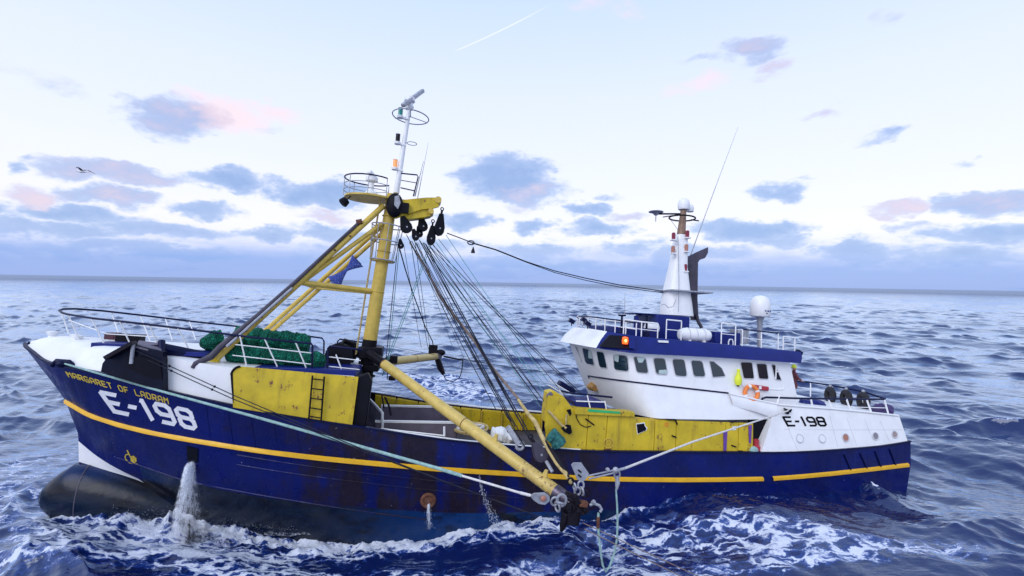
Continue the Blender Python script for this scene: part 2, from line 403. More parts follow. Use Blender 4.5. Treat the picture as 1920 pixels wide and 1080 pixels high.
M['lamp_green'] = mat('green_navigation_lens', (0.0, 0.22, 0.20), 0.15, 0.0)
M['lamp_maroon'] = mat('maroon_lens', (0.20, 0.01, 0.04), 0.2, 0.0)
M['letter_y'] = mat('yellow_lettering', (0.62, 0.45, 0.05), 0.45, 0.15)
M['letter_w'] = mat('white_lettering', (0.80, 0.80, 0.84), 0.45, 0.08)
M['letter_k'] = mat('black_lettering', (0.004, 0.004, 0.010), 0.5, 0.1, spec=0.12)
M['dome'] = mat('satcom_dome_plastic', (0.78, 0.78, 0.80), 0.35, 0.04)
M['skin'] = mat('skin', (0.50, 0.28, 0.20), 0.55, 0.1)
M['shirt'] = mat('dark_red_oilskin', (0.14, 0.025, 0.035), 0.6, 0.2)
M['trous'] = mat('dark_trousers', (0.02, 0.025, 0.06), 0.7, 0.2)

def hull_paint():
    m = bpy.data.materials.new('navy_hull_paint'); m.use_nodes = True; g = NT(m.node_tree)
    oc = g.n('ShaderNodeTexCoord').outputs['Object']; x, y, z = g.sep(oc)
    bs = g.n('ShaderNodeBsdfPrincipled'); out = g.n('ShaderNodeOutputMaterial'); m.node_tree.links.new(bs.outputs[0], out.inputs[0])
    c = g.mix(g.rng(g.noise(oc, 0.5, 4), 0.3, 0.7), (0.0014, 0.0055, 0.075), (0.0022, 0.0090, 0.125))
    # worn amidships, where the gear swings against the side: bare brown primer between touched-up patches
    zone = g.m('MULTIPLY', g.rng(x, -11.5, -7.0), g.rng(x, 6.5, 1.0))
    patch = g.noise(g.vm('MULTIPLY', oc, (0.55, 0.3, 0.12)), 1.6, 3, 0.5)
    pz = g.m('MULTIPLY', g.rng(patch, 0.32, 0.58), zone)
    wear = g.rng(g.m('ADD', g.noise(oc, 1.4, 6, 0.7), g.m('MULTIPLY', pz, 0.50)), 0.48, 0.98)
    brown = g.mix(g.noise(oc, 5, 4), (0.006, 0.005, 0.010), (0.022, 0.012, 0.013))
    c = g.mix(g.m('MULTIPLY', wear, 0.9), c, brown)
    streak = g.rng(g.noise(g.vm('MULTIPLY', oc, (4.5, 0.6, 0.35)), 1.0, 5, 0.65), 0.60, 0.78)
    c = g.mix(g.m('MULTIPLY', streak, g.m('ADD', 0.12, g.m('MULTIPLY', zone, 0.35))), c, (0.055, 0.028, 0.020))
    chips = g.rng(g.noise(oc, 9, 3, 0.5), 0.735, 0.76)
    c = g.mix(g.m('MULTIPLY', chips, 0.55), c, (0.35, 0.35, 0.42))
    g.put(bs.inputs['Base Color'], c)
    g.put(bs.inputs['Roughness'], g.rng(g.noise(oc, 2.5, 5), 0.3, 0.7, 0.22, 0.42)); bs.inputs['Specular IOR Level'].default_value = 0.2
    # plates pulled in between the frames
    wv = g.m('SINE', g.m('MULTIPLY', x, 2 * math.pi / 1.25)); b = g.n('ShaderNodeBump'); b.inputs['Strength'].default_value = 0.35; b.inputs['Distance'].default_value = 0.05
    g.put(b.inputs['Height'], g.m('ADD', g.m('MULTIPLY', g.m('ABSOLUTE', wv), 0.35), g.noise(oc, 1.1, 5, 0.55))); m.node_tree.links.new(b.outputs[0], bs.inputs['Normal'])
    return m
def antifoul():
    m = bpy.data.materials.new('antifouling_paint'); m.use_nodes = True; g = NT(m.node_tree)
    oc = g.n('ShaderNodeTexCoord').outputs['Object']; x, y, z = g.sep(oc)
    bs = g.n('ShaderNodeBsdfPrincipled'); out = g.n('ShaderNodeOutputMaterial'); m.node_tree.links.new(bs.outputs[0], out.inputs[0])
    n = g.noise(g.vm('MULTIPLY', oc, (0.5, 0.5, 1.2)), 1.0, 6, 0.65)
    fresh = g.m('MULTIPLY', g.rng(x, -9, -3), g.rng(x, 6, 1))
    c = g.mix(g.rng(n, 0.3, 0.62), (0.004, 0.004, 0.008), (0.003, 0.010, 0.030))
    c = g.mix(g.m('MULTIPLY', fresh, g.rng(n, 0.35, 0.5)), c, (0.004, 0.030, 0.125))
    c = g.mix(g.m('MULTIPLY', g.rng(g.m('ADD', z, g.m('MULTIPLY', n, .8)), .55, 1.0), g.rng(x, -13, -17)), c, (0.003, 0.018, 0.085))  # blue sheen along the top of the bulb, put into the colour
    c = g.mix(g.m('MULTIPLY', g.rng(g.noise(oc, 2.0, 6, 0.7), 0.55, 0.7), 0.5), c, (0.008, 0.020, 0.016))
    c = g.mix(g.m('MULTIPLY', g.rng(g.noise(g.vm('MULTIPLY', oc, (6,6,.8)), 1.0, 5, .65), .56, .72), .5), c, (0.022, 0.026, 0.034))
    g.put(bs.inputs['Base Color'], c); bs.inputs['Specular IOR Level'].default_value = 0.25; g.put(bs.inputs['Roughness'], g.rng(n, 0.3, 0.7, 0.10, 0.32))
    b = g.n('ShaderNodeBump'); b.inputs['Strength'].default_value = 0.3; b.inputs['Distance'].default_value = 0.04
    g.put(b.inputs['Height'], g.noise(oc, 3, 6, 0.6)); m.node_tree.links.new(b.outputs[0], bs.inputs['Normal'])
    return m
def netting():
    m = bpy.data.materials.new('green_trawl_netting'); m.use_nodes = True; g = NT(m.node_tree)
    oc = g.n('ShaderNodeTexCoord').outputs['Object']; bs = g.n('ShaderNodeBsdfPrincipled'); out = g.n('ShaderNodeOutputMaterial'); m.node_tree.links.new(bs.outputs[0], out.inputs[0])
    v = g.n('ShaderNodeTexVoronoi', feature='DISTANCE_TO_EDGE'); v.inputs['Scale'].default_value = 9; g.put(v.inputs['Vector'], g.vm('ADD', oc, g.vm('MULTIPLY', g.noise(oc, 3, 4, .6, out='Color'), (.35,.35,.35))))
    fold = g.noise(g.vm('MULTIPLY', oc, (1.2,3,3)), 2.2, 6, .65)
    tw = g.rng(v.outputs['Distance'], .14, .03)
    c = g.mix(tw, (.004,.075,.050), (.016,.34,.21)); c = g.mix(g.rng(fold, .35, .65), g.mix(.6, c, (.002,.02,.016)), c)  # fold creases and twine gaps have their shade put into the colour
    g.put(bs.inputs['Base Color'], c); bs.inputs['Roughness'].default_value = .85; bs.inputs['Specular IOR Level'].default_value = .2
    b = g.n('ShaderNodeBump'); b.inputs['Strength'].default_value = 1.0; b.inputs['Distance'].default_value = .08; g.put(b.inputs['Height'], g.m('ADD', g.m('MULTIPLY', fold, 1.5), g.m('MULTIPLY', tw, .4))); m.node_tree.links.new(b.outputs[0], bs.inputs['Normal'])
    return m
M['net'] = netting()
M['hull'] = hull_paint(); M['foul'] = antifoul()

# ================================================================== the trawler
trawler = thing('fishing_trawler', 'blue and white beam trawler with yellow mast, E-198 on its bow', 'fishing boat')
def part(mb, name, mats, parent=None, **k): return mb.build(name, mats, parent or trawler, **k)

# ---- hull: level curves traced along the port side, each with its own half-breadth plan
def curve(px, bx, bb):
    b = pchip(bx, bb); pts = []
    for i, (u, v) in enumerate(px):
        if i == 0: p = P(u, v, 0)
        else:
            p = P(u, v, -3)
            for _ in range(30): p = P(u, v, -max(0.02, b(p.x)))
        pts.append(p)
    z = pchip([p.x for p in pts], [p.z for p in pts])
    return pts[0].x, z, b
XE = 20.45
LV = []
LV.append(curve([(45,642),(60,662),(82,678),(107,686),(187,701),(307,733),(437,762),(562,785),(680,803),(860,829),(1030,843),(1120,848),(1430,850),(1640,839),(1712,828)],
    [-22,-21.6,-21,-20,-19,-17.5,-15.5,-13,-10,-6,12,17,20.5], [0,.55,.98,1.62,2.2,2.9,3.5,3.95,4.22,4.3,4.3,4.15,3.95]))
LV.append(curve([(122,750),(145,764),(175,780),(275,808),(400,830),(475,842),(600,859),(712,870),(825,880),(950,888),(1125,898),(1275,900),(1430,898),(1560,888),(1709,871)],
    [-20.2,-19.6,-18.5,-17,-15,-12.5,-10,-7,-4,12,17,20.5], [0,.6,1.35,2.1,2.95,3.65,4.05,4.27,4.34,4.34,4.18,3.96]))
LV.append(curve([(146,812),(207,852),(350,902),(400,915),(525,937),(725,955),(900,962),(1280,952),(1500,940),(1706,922)],
    [-19.6,-18.5,-17,-15,-12.5,-10,-7,-3,4,12,17,20.5], [0,.5,1.15,1.95,2.8,3.45,3.95,4.2,4.25,4.15,3.98,3.75]))
LV.append(curve([(147,827),(180,854),(215,876),(265,900),(350,930),(500,962),(700,985),(1000,990),(1300,975),(1706,945)],
    [-19.5,-18.5,-17,-15,-12.5,-10,-7,-3,4,12,20.5], [0,.3,.8,1.55,2.45,3.15,3.75,4.08,4.15,4.0,3.5]))
LV.append(curve([(148,866),(200,882),(265,903),(350,955),(500,1005),(800,1035),(1300,1020),(1706,975)],
    [-19.35,-18,-17,-15,-12.5,-10,-7,-3,4,12,20.5], [0,.3,.55,1.1,1.9,2.7,3.4,3.9,4.0,3.8,3.2]))
LV.append((-18.8, lambda x: -3.4, pchip([-18.8,-15,-8,4,20.5], [.05,.4,1.6,2.6,1.6])))
def hull_pt(t, s):
    s = min(max(s, 0), len(LV) - 1.0001); i = int(s); f = s - i
    q = []
    for k in (i, i + 1):
        x0, z, b = LV[k]; x = x0 + (XE - x0) * t
        q.append(Vector((x, -b(x) if t > 1e-6 else 0.0, z(x))))
    return q[0].lerp(q[1], f)
def on_hull(u, v, off=0.0, t=None, s=1.0):
    """the point of the port side seen at a photo pixel, moved out by off"""
    if t is None: t = min(max((u - 60) / 1650, 0.02), 0.98)
    for _ in range(14):
        p = hull_pt(t, s); a = pix(p); h = 1e-3
        pt, ps = pix(hull_pt(t + h, s)), pix(hull_pt(t, s + h))
        j = np.array([[(pt[0]-a[0])/h, (ps[0]-a[0])/h], [(pt[1]-a[1])/h, (ps[1]-a[1])/h]])
        try: d = np.linalg.solve(j, np.array([u - a[0], v - a[1]]))
        except Exception: break
        t = min(max(t + float(np.clip(d[0], -.1, .1)), 0.003), 0.995); s = min(max(s + float(np.clip(d[1], -.5, .5)), 0), 4.9)
    p = hull_pt(t, s); n = (hull_pt(t + 2e-3, s) - p).cross(hull_pt(t, s + 2e-2) - p).normalized()
    if n.y > 0: n = -n
    return p + n * off
TS = [(k / 110) ** 1.35 for k in range(111)]
SS = [0, .15, .3, .5, .7, .85, 1, 1.25, 1.5, 1.75, 2, 2.33, 2.66, 3, 3.5, 4, 4.5, 4.99]
for sgn in (1,):
    hb = MB()
    rows = [[hull_pt(t, s) for s in SS] for t in TS]
    for side in (1, -1):
        V = [(p.x, p.y * side, p.z) for r in rows for p in r]; n = len(SS)
        F, MI = [], []
        for i in range(len(TS) - 1):
            uu = pix(rows[i][13])[0]
            for j in range(n - 1):
                F.append((i*n+j, i*n+j+1, (i+1)*n+j+1, (i+1)*n+j))
                MI.append(0 if SS[j] < 2 or (SS[j] < 3 and uu < 262) else 2 if (SS[j] < 4 and uu < 258) else 1)
        b0 = len(hb.V); hb.V += V; hb.F += [tuple(b0 + q for q in f) for f in F]; hb.M += MI
    # transom
    e = [rows[-1][j] for j in range(len(SS))]
    for j in range(len(SS) - 1):
        a, b = e[j], e[j+1]
        hb.add([(a.x, a.y, a.z), (b.x, b.y, b.z), (b.x, -b.y, b.z), (a.x, -a.y, a.z)], [(0,1,2,3)], 0 if SS[j] < 2 else 1)
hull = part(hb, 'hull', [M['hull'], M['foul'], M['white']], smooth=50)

# bulbous bow
bb = MB(); rws = []
for (x, zc, ry, rz) in [(-20.64,-0.660,0.03,0.040),(-20.58,-0.650,0.30,0.350),(-20.35,-0.640,0.55,0.660),(-19.95,-0.600,0.75,1.000),(-19.45,-0.570,0.88,1.330),(-18.90,-0.700,0.98,1.400),(-18.10,-0.830,1.06,1.370),(-17.20,-0.970,1.14,1.330),(-16.20,-1.150,1.20,1.250),(-15.00,-1.375,1.25,1.125),(-13.00,-1.800,1.20,0.800)]:
    rws.append([(x, ry*math.cos(2*math.pi*j/28), zc + rz*math.sin(2*math.pi*j/28)) for j in range(28)])
bb.grid(rws, 0, closed=True)
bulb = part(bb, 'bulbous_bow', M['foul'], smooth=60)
mb = MB(); mb.tube([(-18.9+.06*math.sin(t), -.985*math.sin(t), -.7+1.41*math.cos(t)) for t in [math.pi*i/16 for i in range(17)]], .018, 6); part(mb, 'bulb_weld', M['grey'], bulb)

# rubbing strakes (yellow) in welded lengths
def strake(us, vs, name, off=0.09, hh=0.085, m='stripe'):
    mb = MB(); rws = []
    for u, v in zip(us, vs):
        p = on_hull(u, v, 0.0, s=1.0); q = on_hull(u, v, off, s=1.0)
        rws.append([p + Vector((0,0,hh*1.25)), q + Vector((0,0,hh*.7)), q - Vector((0,0,hh*.7)), p - Vector((0,0,hh*1.25))])
    mb.grid(rws); return part(mb, name, M[m], hull, smooth=50)
su = [124,130,145,160,175,225,275,340,400,475,540,600,655,712,770,825,890,950,1045,1125,1200,1275,1350,1430,1448,1500,1560,1635,1707]
sv_ = pchip([124,145,175,275,400,475,600,712,825,950,1045,1125,1275,1430,1560,1709], [751,764,779.5,808,831,843,859,870,880,888,894,898,900,898,888,871])
strake([u for u in su if u <= 1430], [sv_(u) for u in su if u <= 1430], 'rubbing_strake')
strake([u for u in su if u >= 1448], [sv_(u) for u in su if u >= 1448], 'rubbing_strake')
for vs_, us_ in (((lambda u: 853 + (u-207)*.345 if u < 350 else 902 + (u-350)*.2 - (u-350)**2*.00009), (215, 260, 300, 350, 420, 500, 600, 700, 800)),):
    mb = MB(); mb.tube([on_hull(u, vs_(u) , 0.01, s=2.0) for u in us_], 0.03, 6); part(mb, 'hull_knuckle', M['hull'], hull)
for dv in (14, 32):   # thin half-round fenders below the strake amidships
    mb = MB(); mb.tube([on_hull(u, sv_(u) + dv + (u-440)*.022, 0.012, s=1.3) for u in range(445, 1000, 45)], 0.028, 6); part(mb, 'half_round_fender', M['hull'], hull)
for k in range(16):   # plate butts between the cap rail and the strake
    u = 395 + k*42; tv = float(np.interp(u, [300,437,562,680,860,1030,1120], [732,763,786,804,830,844,849])); mb = MB()
    mb.tube([on_hull(u + (1-f)*-9, tv + 5 + (sv_(u) - tv - 10)*f, .004, s=.2+.6*f) for f in (0,.33,.66,1)], .014, 5); part(mb, 'plate_butt', M['hull'], hull)
# bulwark cap rail along the sheer, both sides
for sg in (1, -1):
    mb = MB(); rws = []
    for t in TS[1:]:
        p = hull_pt(t, 0); y = p.y * sg; o = -0.05 * sg if p.y < -.2 else 0
        rws.append([(p.x, y + o, p.z), (p.x, y + o, p.z + .07), (p.x, y - 3.2*o, p.z + .07), (p.x, y - 3.2*o, p.z)])
    mb.grid(rws, closed=True); part(mb, 'cap_rail', M['navy'], hull, smooth=30)
# vertical fender bars on the quarter
for (u0_, v0_, u1_, v1_) in ((1582,852,1596,885),(1612,850,1627,883),(1640,846,1652,878),(1667,842,1679,873)):
    mb = MB(); mb.tube([on_hull(u0_, v0_, .03, s=.4), on_hull(u1_, v1_, .03, s=.9)], 0.035, 6); part(mb, 'fender_bar', M['navy'], hull)
# freeing port that spills water under the strake, and discharge outlets
mb = MB(); q = [(351,836),(372,841),(371,866),(352,864)]
mb.prism([on_hull(u, v, .012, s=1.3) for u, v in q], on_hull(360, 850, .02) - on_hull(360, 850, 0)); part(mb, 'overboard_outlet', M['letter_k'], hull)
c = on_hull(803, 938, 0.02, s=1.6); n_ = (on_hull(803, 938, 1, s=1.6) - on_hull(803, 938, 0, s=1.6)).normalized()
mb = MB(); mb.torus(c, .26, .07, n_); mb.lathe([(.24, 0), (.05, .02)], c, n_); part(mb, 'discharge_outlet', M['rust'], hull)
# bow thruster mark on the bow
mark = MB()
def hstroke(mb, pts, wpx, off=0.012, s0=1.6, surf=None):
    """painted stroke that follows the plating"""
    fn = surf or (lambda u, v, o: on_hull(u, v, o, s=s0))
    for (a, b) in zip(pts[:-1], pts[1:]):
        d = np.array(b, float) - np.array(a, float); L_ = np.hypot(*d); n = np.array([-d[1], d[0]]) / L_ * wpx / 2; e_ = d / L_ * wpx * .3
        q = [np.array(a) - e_ + n, np.array(b) + e_ + n, np.array(b) + e_ - n, np.array(a) - e_ - n]
        mb.prism([fn(x[0], x[1], off) for x in q], fn(q[0][0], q[0][1], off + .004) - fn(q[0][0], q[0][1], off))
hstroke(mark, [(239,844),(242,850),(245,856),(252,868)], 2)
hstroke(mark, [(243,851),(237,852),(235,856),(237,862),(243,867),(258,870)], 1.8)
hstroke(mark, [(246,856),(251,855),(255,859),(256,864),(252,867),(247,864),(246,856),(256,864)], 1.8)
hstroke(mark, [(251,855),(252,867)], 1.5); hstroke(mark, [(256,859),(246,863)], 1.5)
part(mark, 'thruster_mark', M['letter_y'], hull, smooth=0)
tag(hull.children[-1], 'yellow painted propeller symbol', None)

# ---- lettering: block strokes laid on the plating
GL = {'E': [[(1,0),(0,0),(0,1),(1,1)], [(0,.5),(.8,.5)]], '-': [[(.1,.5),(.9,.5)]], '1': [[(.35,0),(.5,.0),(.5,1)]],
 '9': [[(.95,.45),(.8,.55),(.2,.55),(0,.4),(0,.15),(.2,0),(.8,0),(1,.15),(1,.85),(.8,1),(.05,1)]],
 '8': [[(.2,0),(.8,0),(1,.13),(1,.38),(.85,.48),(.15,.48),(0,.38),(0,.13),(.2,0)], [(.15,.48),(0,.6),(0,.87),(.2,1),(.8,1),(1,.87),(1,.6),(.85,.48)]],
 'M': [[(0,1),(0,0),(.5,.45),(1,0),(1,1)]], 'A': [[(0,1),(0,.2),(.2,0),(.8,0),(1,.2),(1,1)], [(0,.6),(1,.6)]],
 'R': [[(0,1),(0,0),(.8,0),(1,.15),(1,.4),(.8,.55),(0,.55)], [(.55,.55),(1,1)]], 'G': [[(1,.15),(.8,0),(.2,0),(0,.2),(0,.8),(.2,1),(1,1),(1,.55),(.5,.55)]],
 'T': [[(0,0),(1,0)], [(.5,0),(.5,1)]], 'O': [[(.2,0),(.8,0),(1,.2),(1,.8),(.8,1),(.2,1),(0,.8),(0,.2),(.2,0)]], 'F': [[(0,1),(0,0),(1,0)], [(0,.5),(.8,.5)]],
 'L': [[(0,0),(0,1),(1,1)]], 'D': [[(0,0),(.75,0),(1,.2),(1,.8),(.75,1),(0,1),(0,0)]]}
def lettering(text, tl, tr, bl, br, lw, gap, stroke, mat_, fn, parent, widths={}):
    ws = [widths.get(c, 1.0) if c != ' ' else .8 for c in text]; tot = sum(ws) + gap * (len(text) - 1); x = 0
    tl, tr, bl, br = [np.array(q, float) for q in (tl, tr, bl, br)]
    for c, w_ in zip(text, ws):
        if c != ' ':
            mb = MB()
            for pl in GL[c]:
                pts = []
                for (a, b) in pl:
                    s_ = (x + a * w_) / tot; pts.append(tuple((tl*(1-s_)+tr*s_)*(1-b) + (bl*(1-s_)+br*s_)*b))
                hstroke(mb, pts, stroke, .010, surf=fn)
            part(mb, 'letter', mat_, parent, smooth=0)
        x += w_ + gap
hfn = lambda u, v, o: on_hull(u, v, o, s=.6)
lettering('E-198', (189,735), (356,770), (215,771), (368,804), 0, .5, 7.4, M['letter_w'], hfn, hull, {'-': .55, '1': .55})
lettering('MARGARET OF LADRAM', (123.5,696.5), (314,746.5), (130,706.5), (316.5,757), 0, .55, 1.75, M['letter_y'], hfn, hull)

# ================================================================== forecastle
rimz, rimb = LV[0][1], LV[0][2]
zd = pchip([-21.75,-21.2,-20.4,-18,-15,-12.2,-7.3], [5.86,6.06,6.16,6.06,5.92,5.62,5.42])
bd = pchip([-21.75,-21,-20,-19,-17.5,-16,-15,-13,-7.3], [.04,.35,.85,1.4,2.25,3.05,3.5,3.82,4.02])
fd = MB(); rws = []
for k in range(60):
    x = -21.75 + (14.13) * (k / 59) ** 1.1; zr, br, z_, b_ = rimz(x) - .02, max(.03, rimb(x) - .1), zd(x), min(bd(x), max(.03, rimb(x) - .12))
    half = [(-br, zr), (-(br*.75+b_*.25), zr + (z_-zr)*.32), (-(br*.35+b_*.65), zr + (z_-zr)*.8), (-b_, z_-.03), (-b_*.9, z_+.02), (-b_*.5, z_+.09)]
    rws.append([(x, y, z) for y, z in half] + [(x, 0, z_+.12)] + [(x, -y, z) for y, z in half[::-1]])
fd.grid(rws)
fore = part(fd, 'forecastle', M['white'], smooth=40)
# aft bulkhead of the forecastle
mb = MB(); mb.box((-7.62, 0, 3.45), (.08, 8.0, 3.9)); part(mb, 'forecastle_bulkhead', M['black'])
mb = MB(); mb.prism([P(u,v,-4.08) for u,v in [(671,706),(690,700),(697,716),(686,800),(660,801)]], (0,.5,0)); part(mb, 'gallows_leg', M['black'], bevel=.04)
# yellow side plate with a rounded forward corner
def lens_arc(c, r, a0_, a1_, n=6): return [(c[0] + r*math.cos(math.radians(a0_ + (a1_-a0_)*i/n)), c[1] - r*math.sin(math.radians(a0_ + (a1_-a0_)*i/n))) for i in range(n+1)]
pl = [(437,764)] + [(433,700)] + lens_arc((452,706), 19, 170, 95) + [(560,697),(672,707),(660,799),(550,782)]
mb = MB(); mb.prism([P(u, v, -4.16 - (v-690)*.0008) for u, v in pl], (0, .07, 0)); plate = part(mb, 'forecastle_side_plate', M['yellow'], smooth=0, bevel=.02)
mb = MB(); mb.tube([P(u, v, -4.17) for u, v in [(439,762),(434,700)] + lens_arc((452,706), 19, 170, 95)], .045, 8); part(mb, 'edge_moulding', M['black'], plate)
mb = MB(); mb.box(P(567,740,-4.17), (.03,.02,1.1)); part(mb, 'weld_seam', M['yellow_p'], plate)
mb = MB(); mb.prism([P(u,v,-4.19) for u,v in [(438,765),(445,742),(462,752),(452,766)]], (0,.02,0)); part(mb, 'doubler_patch', M['rust'], plate)
# ladder on the plate
lad = MB(); a0_, a1_, b0_, b1_ = P(586,704,-4.32), P(579,786,-4.38), P(608,706,-4.32), P(602,790,-4.38)
lad.tube([a0_, a1_], .035, 6); lad.tube([b0_, b1_], .035, 6)
ladder = part(lad, 'ladder', M['black'])
for f in (.08,.30,.52,.74,.93):
    mb = MB(); mb.tube([a0_.lerp(a1_, f), b0_.lerp(b1_, f)], .025, 6); part(mb, 'rung', M['black'], ladder)
# anchor recess: dark pocket in the side under a sloping hood
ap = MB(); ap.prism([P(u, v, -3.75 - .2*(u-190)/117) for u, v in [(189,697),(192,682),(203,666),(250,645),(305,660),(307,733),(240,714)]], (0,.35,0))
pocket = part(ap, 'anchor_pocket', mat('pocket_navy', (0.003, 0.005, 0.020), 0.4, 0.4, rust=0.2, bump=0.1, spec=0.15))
mb = MB(); mb.prism([P(u, v, -3.98) for u, v in [(236,671),(262,668),(300,678),(304,712),(262,700),(240,690)]], (0,.05,0)); part(mb, 'pocket_shade_plate', M['letter_k'], pocket)  # flat black plate standing in for the shade inside the recess
mb = MB(); mb.bar(P(200,671,-3.95), P(252,642,-3.95), .35, .14); part(mb, 'hood_bar', M['iron'], pocket)
mb = MB(); mb.prism([P(254,652,-3.9), P(303,664,-3.9), P(301,646,-3.2), P(260,641,-3.2)], (0,0,.06)); part(mb, 'roller_plate', M['grey'], pocket)
for u in (277, 287):
    mb = MB(); mb.box(P(u,652,-3.5)+Vector((0,0,.08)), (.3,.09,.06)); part(mb, 'slot', M['letter_k'], pocket)
mb = MB(); mb.tube([P(250,645,-3.95), P(246,682,-3.98)], .07, 8); part(mb, 'stay', M['galv'], pocket)
mb = MB(); mb.tube([P(303,640,-3.3), P(303,662,-3.6)], .13, 10); mb.tube([P(303,652,-3.3), P(383,668,-2.8)], .2, 10); part(mb, 'windlass_shaft', M['navy'])
# mooring roller on the rim, bow fairleads
mb = MB(); c = P(116,682,-2.15); mb.tube([c+Vector((-.35,0,-.1)), c+Vector((-.2,0,.1)), c+Vector((.25,0,.08)), c+Vector((.45,0,-.12))], .1, 8); mb.ball(c, (.22,.2,.16)); part(mb, 'rim_fairlead', M['navy'])
for (u, v, y) in ((97,632,.4),(140,637,.9),(145,640,-.6)):
    mb = MB(); c = P(u, v, y); mb.lathe([(.2,0),(.17,.05),(.13,.3),(.2,.42),(.2,.5),(.02,.52)], c - Vector((0,0,.25)), n=12); part(mb, 'mooring_post', M['whitec'])
# winch plinth and dark crates on the bow deck
mb = MB(); mb.box(P(222,649,-1.2), (1.4,1.2,.3)); part(mb, 'deck_plinth', M['blue'], bevel=.02)
mb = MB(); mb.box(P(345,660,-2.6)+Vector((0,0,-.02)), (2.2,1.2,.18)); part(mb, 'deck_plinth', M['blue'], bevel=.02)
mb = MB(); mb.box(P(585,693,-2.6), (3.9,2.4,.34)); part(mb, 'deck_coaming', M['blue'], bevel=.02)

# ---- guard rails
def rail_run(name, top, posts, mids=(), r=.045, topmat='navy', postmat='whitec', pr=.03, parent=None):
    mb = MB(); mb.tube(top, r, 8); o = part(mb, name, M[topmat], parent)
    for a, b in posts:
        q = MB(); q.tube([a, b], pr, 6); part(q, 'rail_post', M[postmat], o if parent is None else parent)
    for m_ in mids:
        q = MB(); q.tube(m_, .022, 6); part(q, 'mid_rail', M[postmat], o if parent is None else parent)
    return o
rt = [P(607,664,3.5), P(607.5,640,3.5), P(604,634,3.5), P(512,621,3.45), P(445,612,3.4), P(355,602,3.1), P(265,591,2.4), P(190,582.5,1.4), P(140,579,.5), P(118,579.5,.12), P(111,582,-.15), P(116,586,-.5),
      P(125,589,-1), P(175,597,-1.95), P(267,607,-2.9), P(375,620,-3.35), P(460,631,-3.5), P(570,643,-3.5), P(583,644,-3.5), P(586,648,-3.5), P(585,690,-3.5)]
posts = [(P(128,590,-1.05),P(148,637,-.8)),(P(172,597.5,-1.9),P(198,651,-1.7)),(P(225,603,-2.5),P(243,643,-2.3)),(P(280,609.5,-2.95),P(297,647,-2.7)),(P(334,616,-3.2),P(353,653,-3.0)),
         (P(450,630,-3.5),P(462,685,-3.3)),(P(496,635,-3.5),P(522,692,-3.35)),(P(554,641,-3.5),P(577,697,-3.35)),
         (P(209,585,1.75),P(224,630,1.5)),(P(263,591,2.4),P(282,641,2.2)),(P(310,597,2.75),P(323,638,2.5)),(P(355,602,3.1),P(367,637,2.9)),(P(115,584,-.3),P(129,626,-.2)),(P(440,611.5,3.4),P(450,650,3.2)),(P(520,622,3.45),P(530,655,3.3))]
mids = [[P(441,646,-3.45),P(584,662,-3.45)],[P(436,666,-3.4),P(584,683,-3.4)],[P(128,600,-1),P(200,626,-1.9),P(300,632,-2.8)],[P(262,610,2.3),P(360,622,3.0)]]
rail_run('bow_rail', rt, posts, mids)
rail_run('deck_rail', [P(614,690,-3.5),P(615,653,-3.5),P(618,649,-3.5),P(680,656,-3.5)], [(P(630,665,-3.5),P(645,705,-3.4))], [[P(616,669,-3.45),P(676,676,-3.45)],[P(616,687,-3.45),P(674,693,-3.45)]])
rail_run('deck_rail', [P(632,662,3.5),P(633,640,3.5),P(637,636,3.5),P(688,643,3.5)], [], [[P(634,650,3.5),P(684,656,3.5)]])

# ================================================================== main deck and bulwarks
dk = MB(); rws = []
for k in range(30):
    x = -7.5 + 28.0 * k / 29; b = rimb(x) - .15; rws.append([(x, -b, 1.45), (x, 0, 1.55), (x, b, 1.45)])
dk.grid(rws); part(dk, 'main_deck', M['deck'])
def b_in(x): return rimb(x) - .13
for sg in (1, -1):
    x = -7.3; bays = 8 if sg == 1 else 6
    for k in range(bays):
        x1 = x + 1.25; mb = MB()
        mb.add([(x+.04, sg*b_in(x), 1.5), (x1-.04, sg*b_in(x1), 1.5), (x1-.04, sg*b_in(x1), rimz(x1)), (x+.04, sg*b_in(x), rimz(x)),
                (x+.04, sg*(b_in(x)-.06), 1.5), (x1-.04, sg*(b_in(x1)-.06), 1.5), (x1-.04, sg*(b_in(x1)-.06), rimz(x1)-.1), (x+.04, sg*(b_in(x)-.06), rimz(x)-.1)],
               [(0,1,2,3),(4,7,6,5),(0,4,5,1),(3,2,6,7),(0,3,7,4),(1,5,6,2)])
        part(mb, 'bulwark_panel', M['yellow'], smooth=0)
        mb = MB(); mb.box((x1, sg*(b_in(x1)-.12), (1.5+rimz(x1)-.1)/2), (.05,.22,rimz(x1)-1.6)); part(mb, 'bulwark_stanchion', M['yellow_p'])
        x = x1
mb = MB(); mb.tube([P(674,802,-4.2), P(770,815,-4.2), P(862,827,-4.2), P(960,836,-4.2), P(1088,845,-4.2)], .075, 8); part(mb, 'bulwark_top_pipe', M['whitec'])
mb = MB(); mb.tube([P(800,752,4.2), P(905,764,4.2), P(1018,773,4.2)], .07, 8); part(mb, 'bulwark_top_pipe', M['whitec'])
mb = MB(); mb.tube([P(714,804,-3.9), P(833,817,-3.9)], .035, 6); mb.tube([P(833,800,-3.9),P(833,818,-3.9)], .05, 6); part(mb, 'low_rail', M['whitec'])
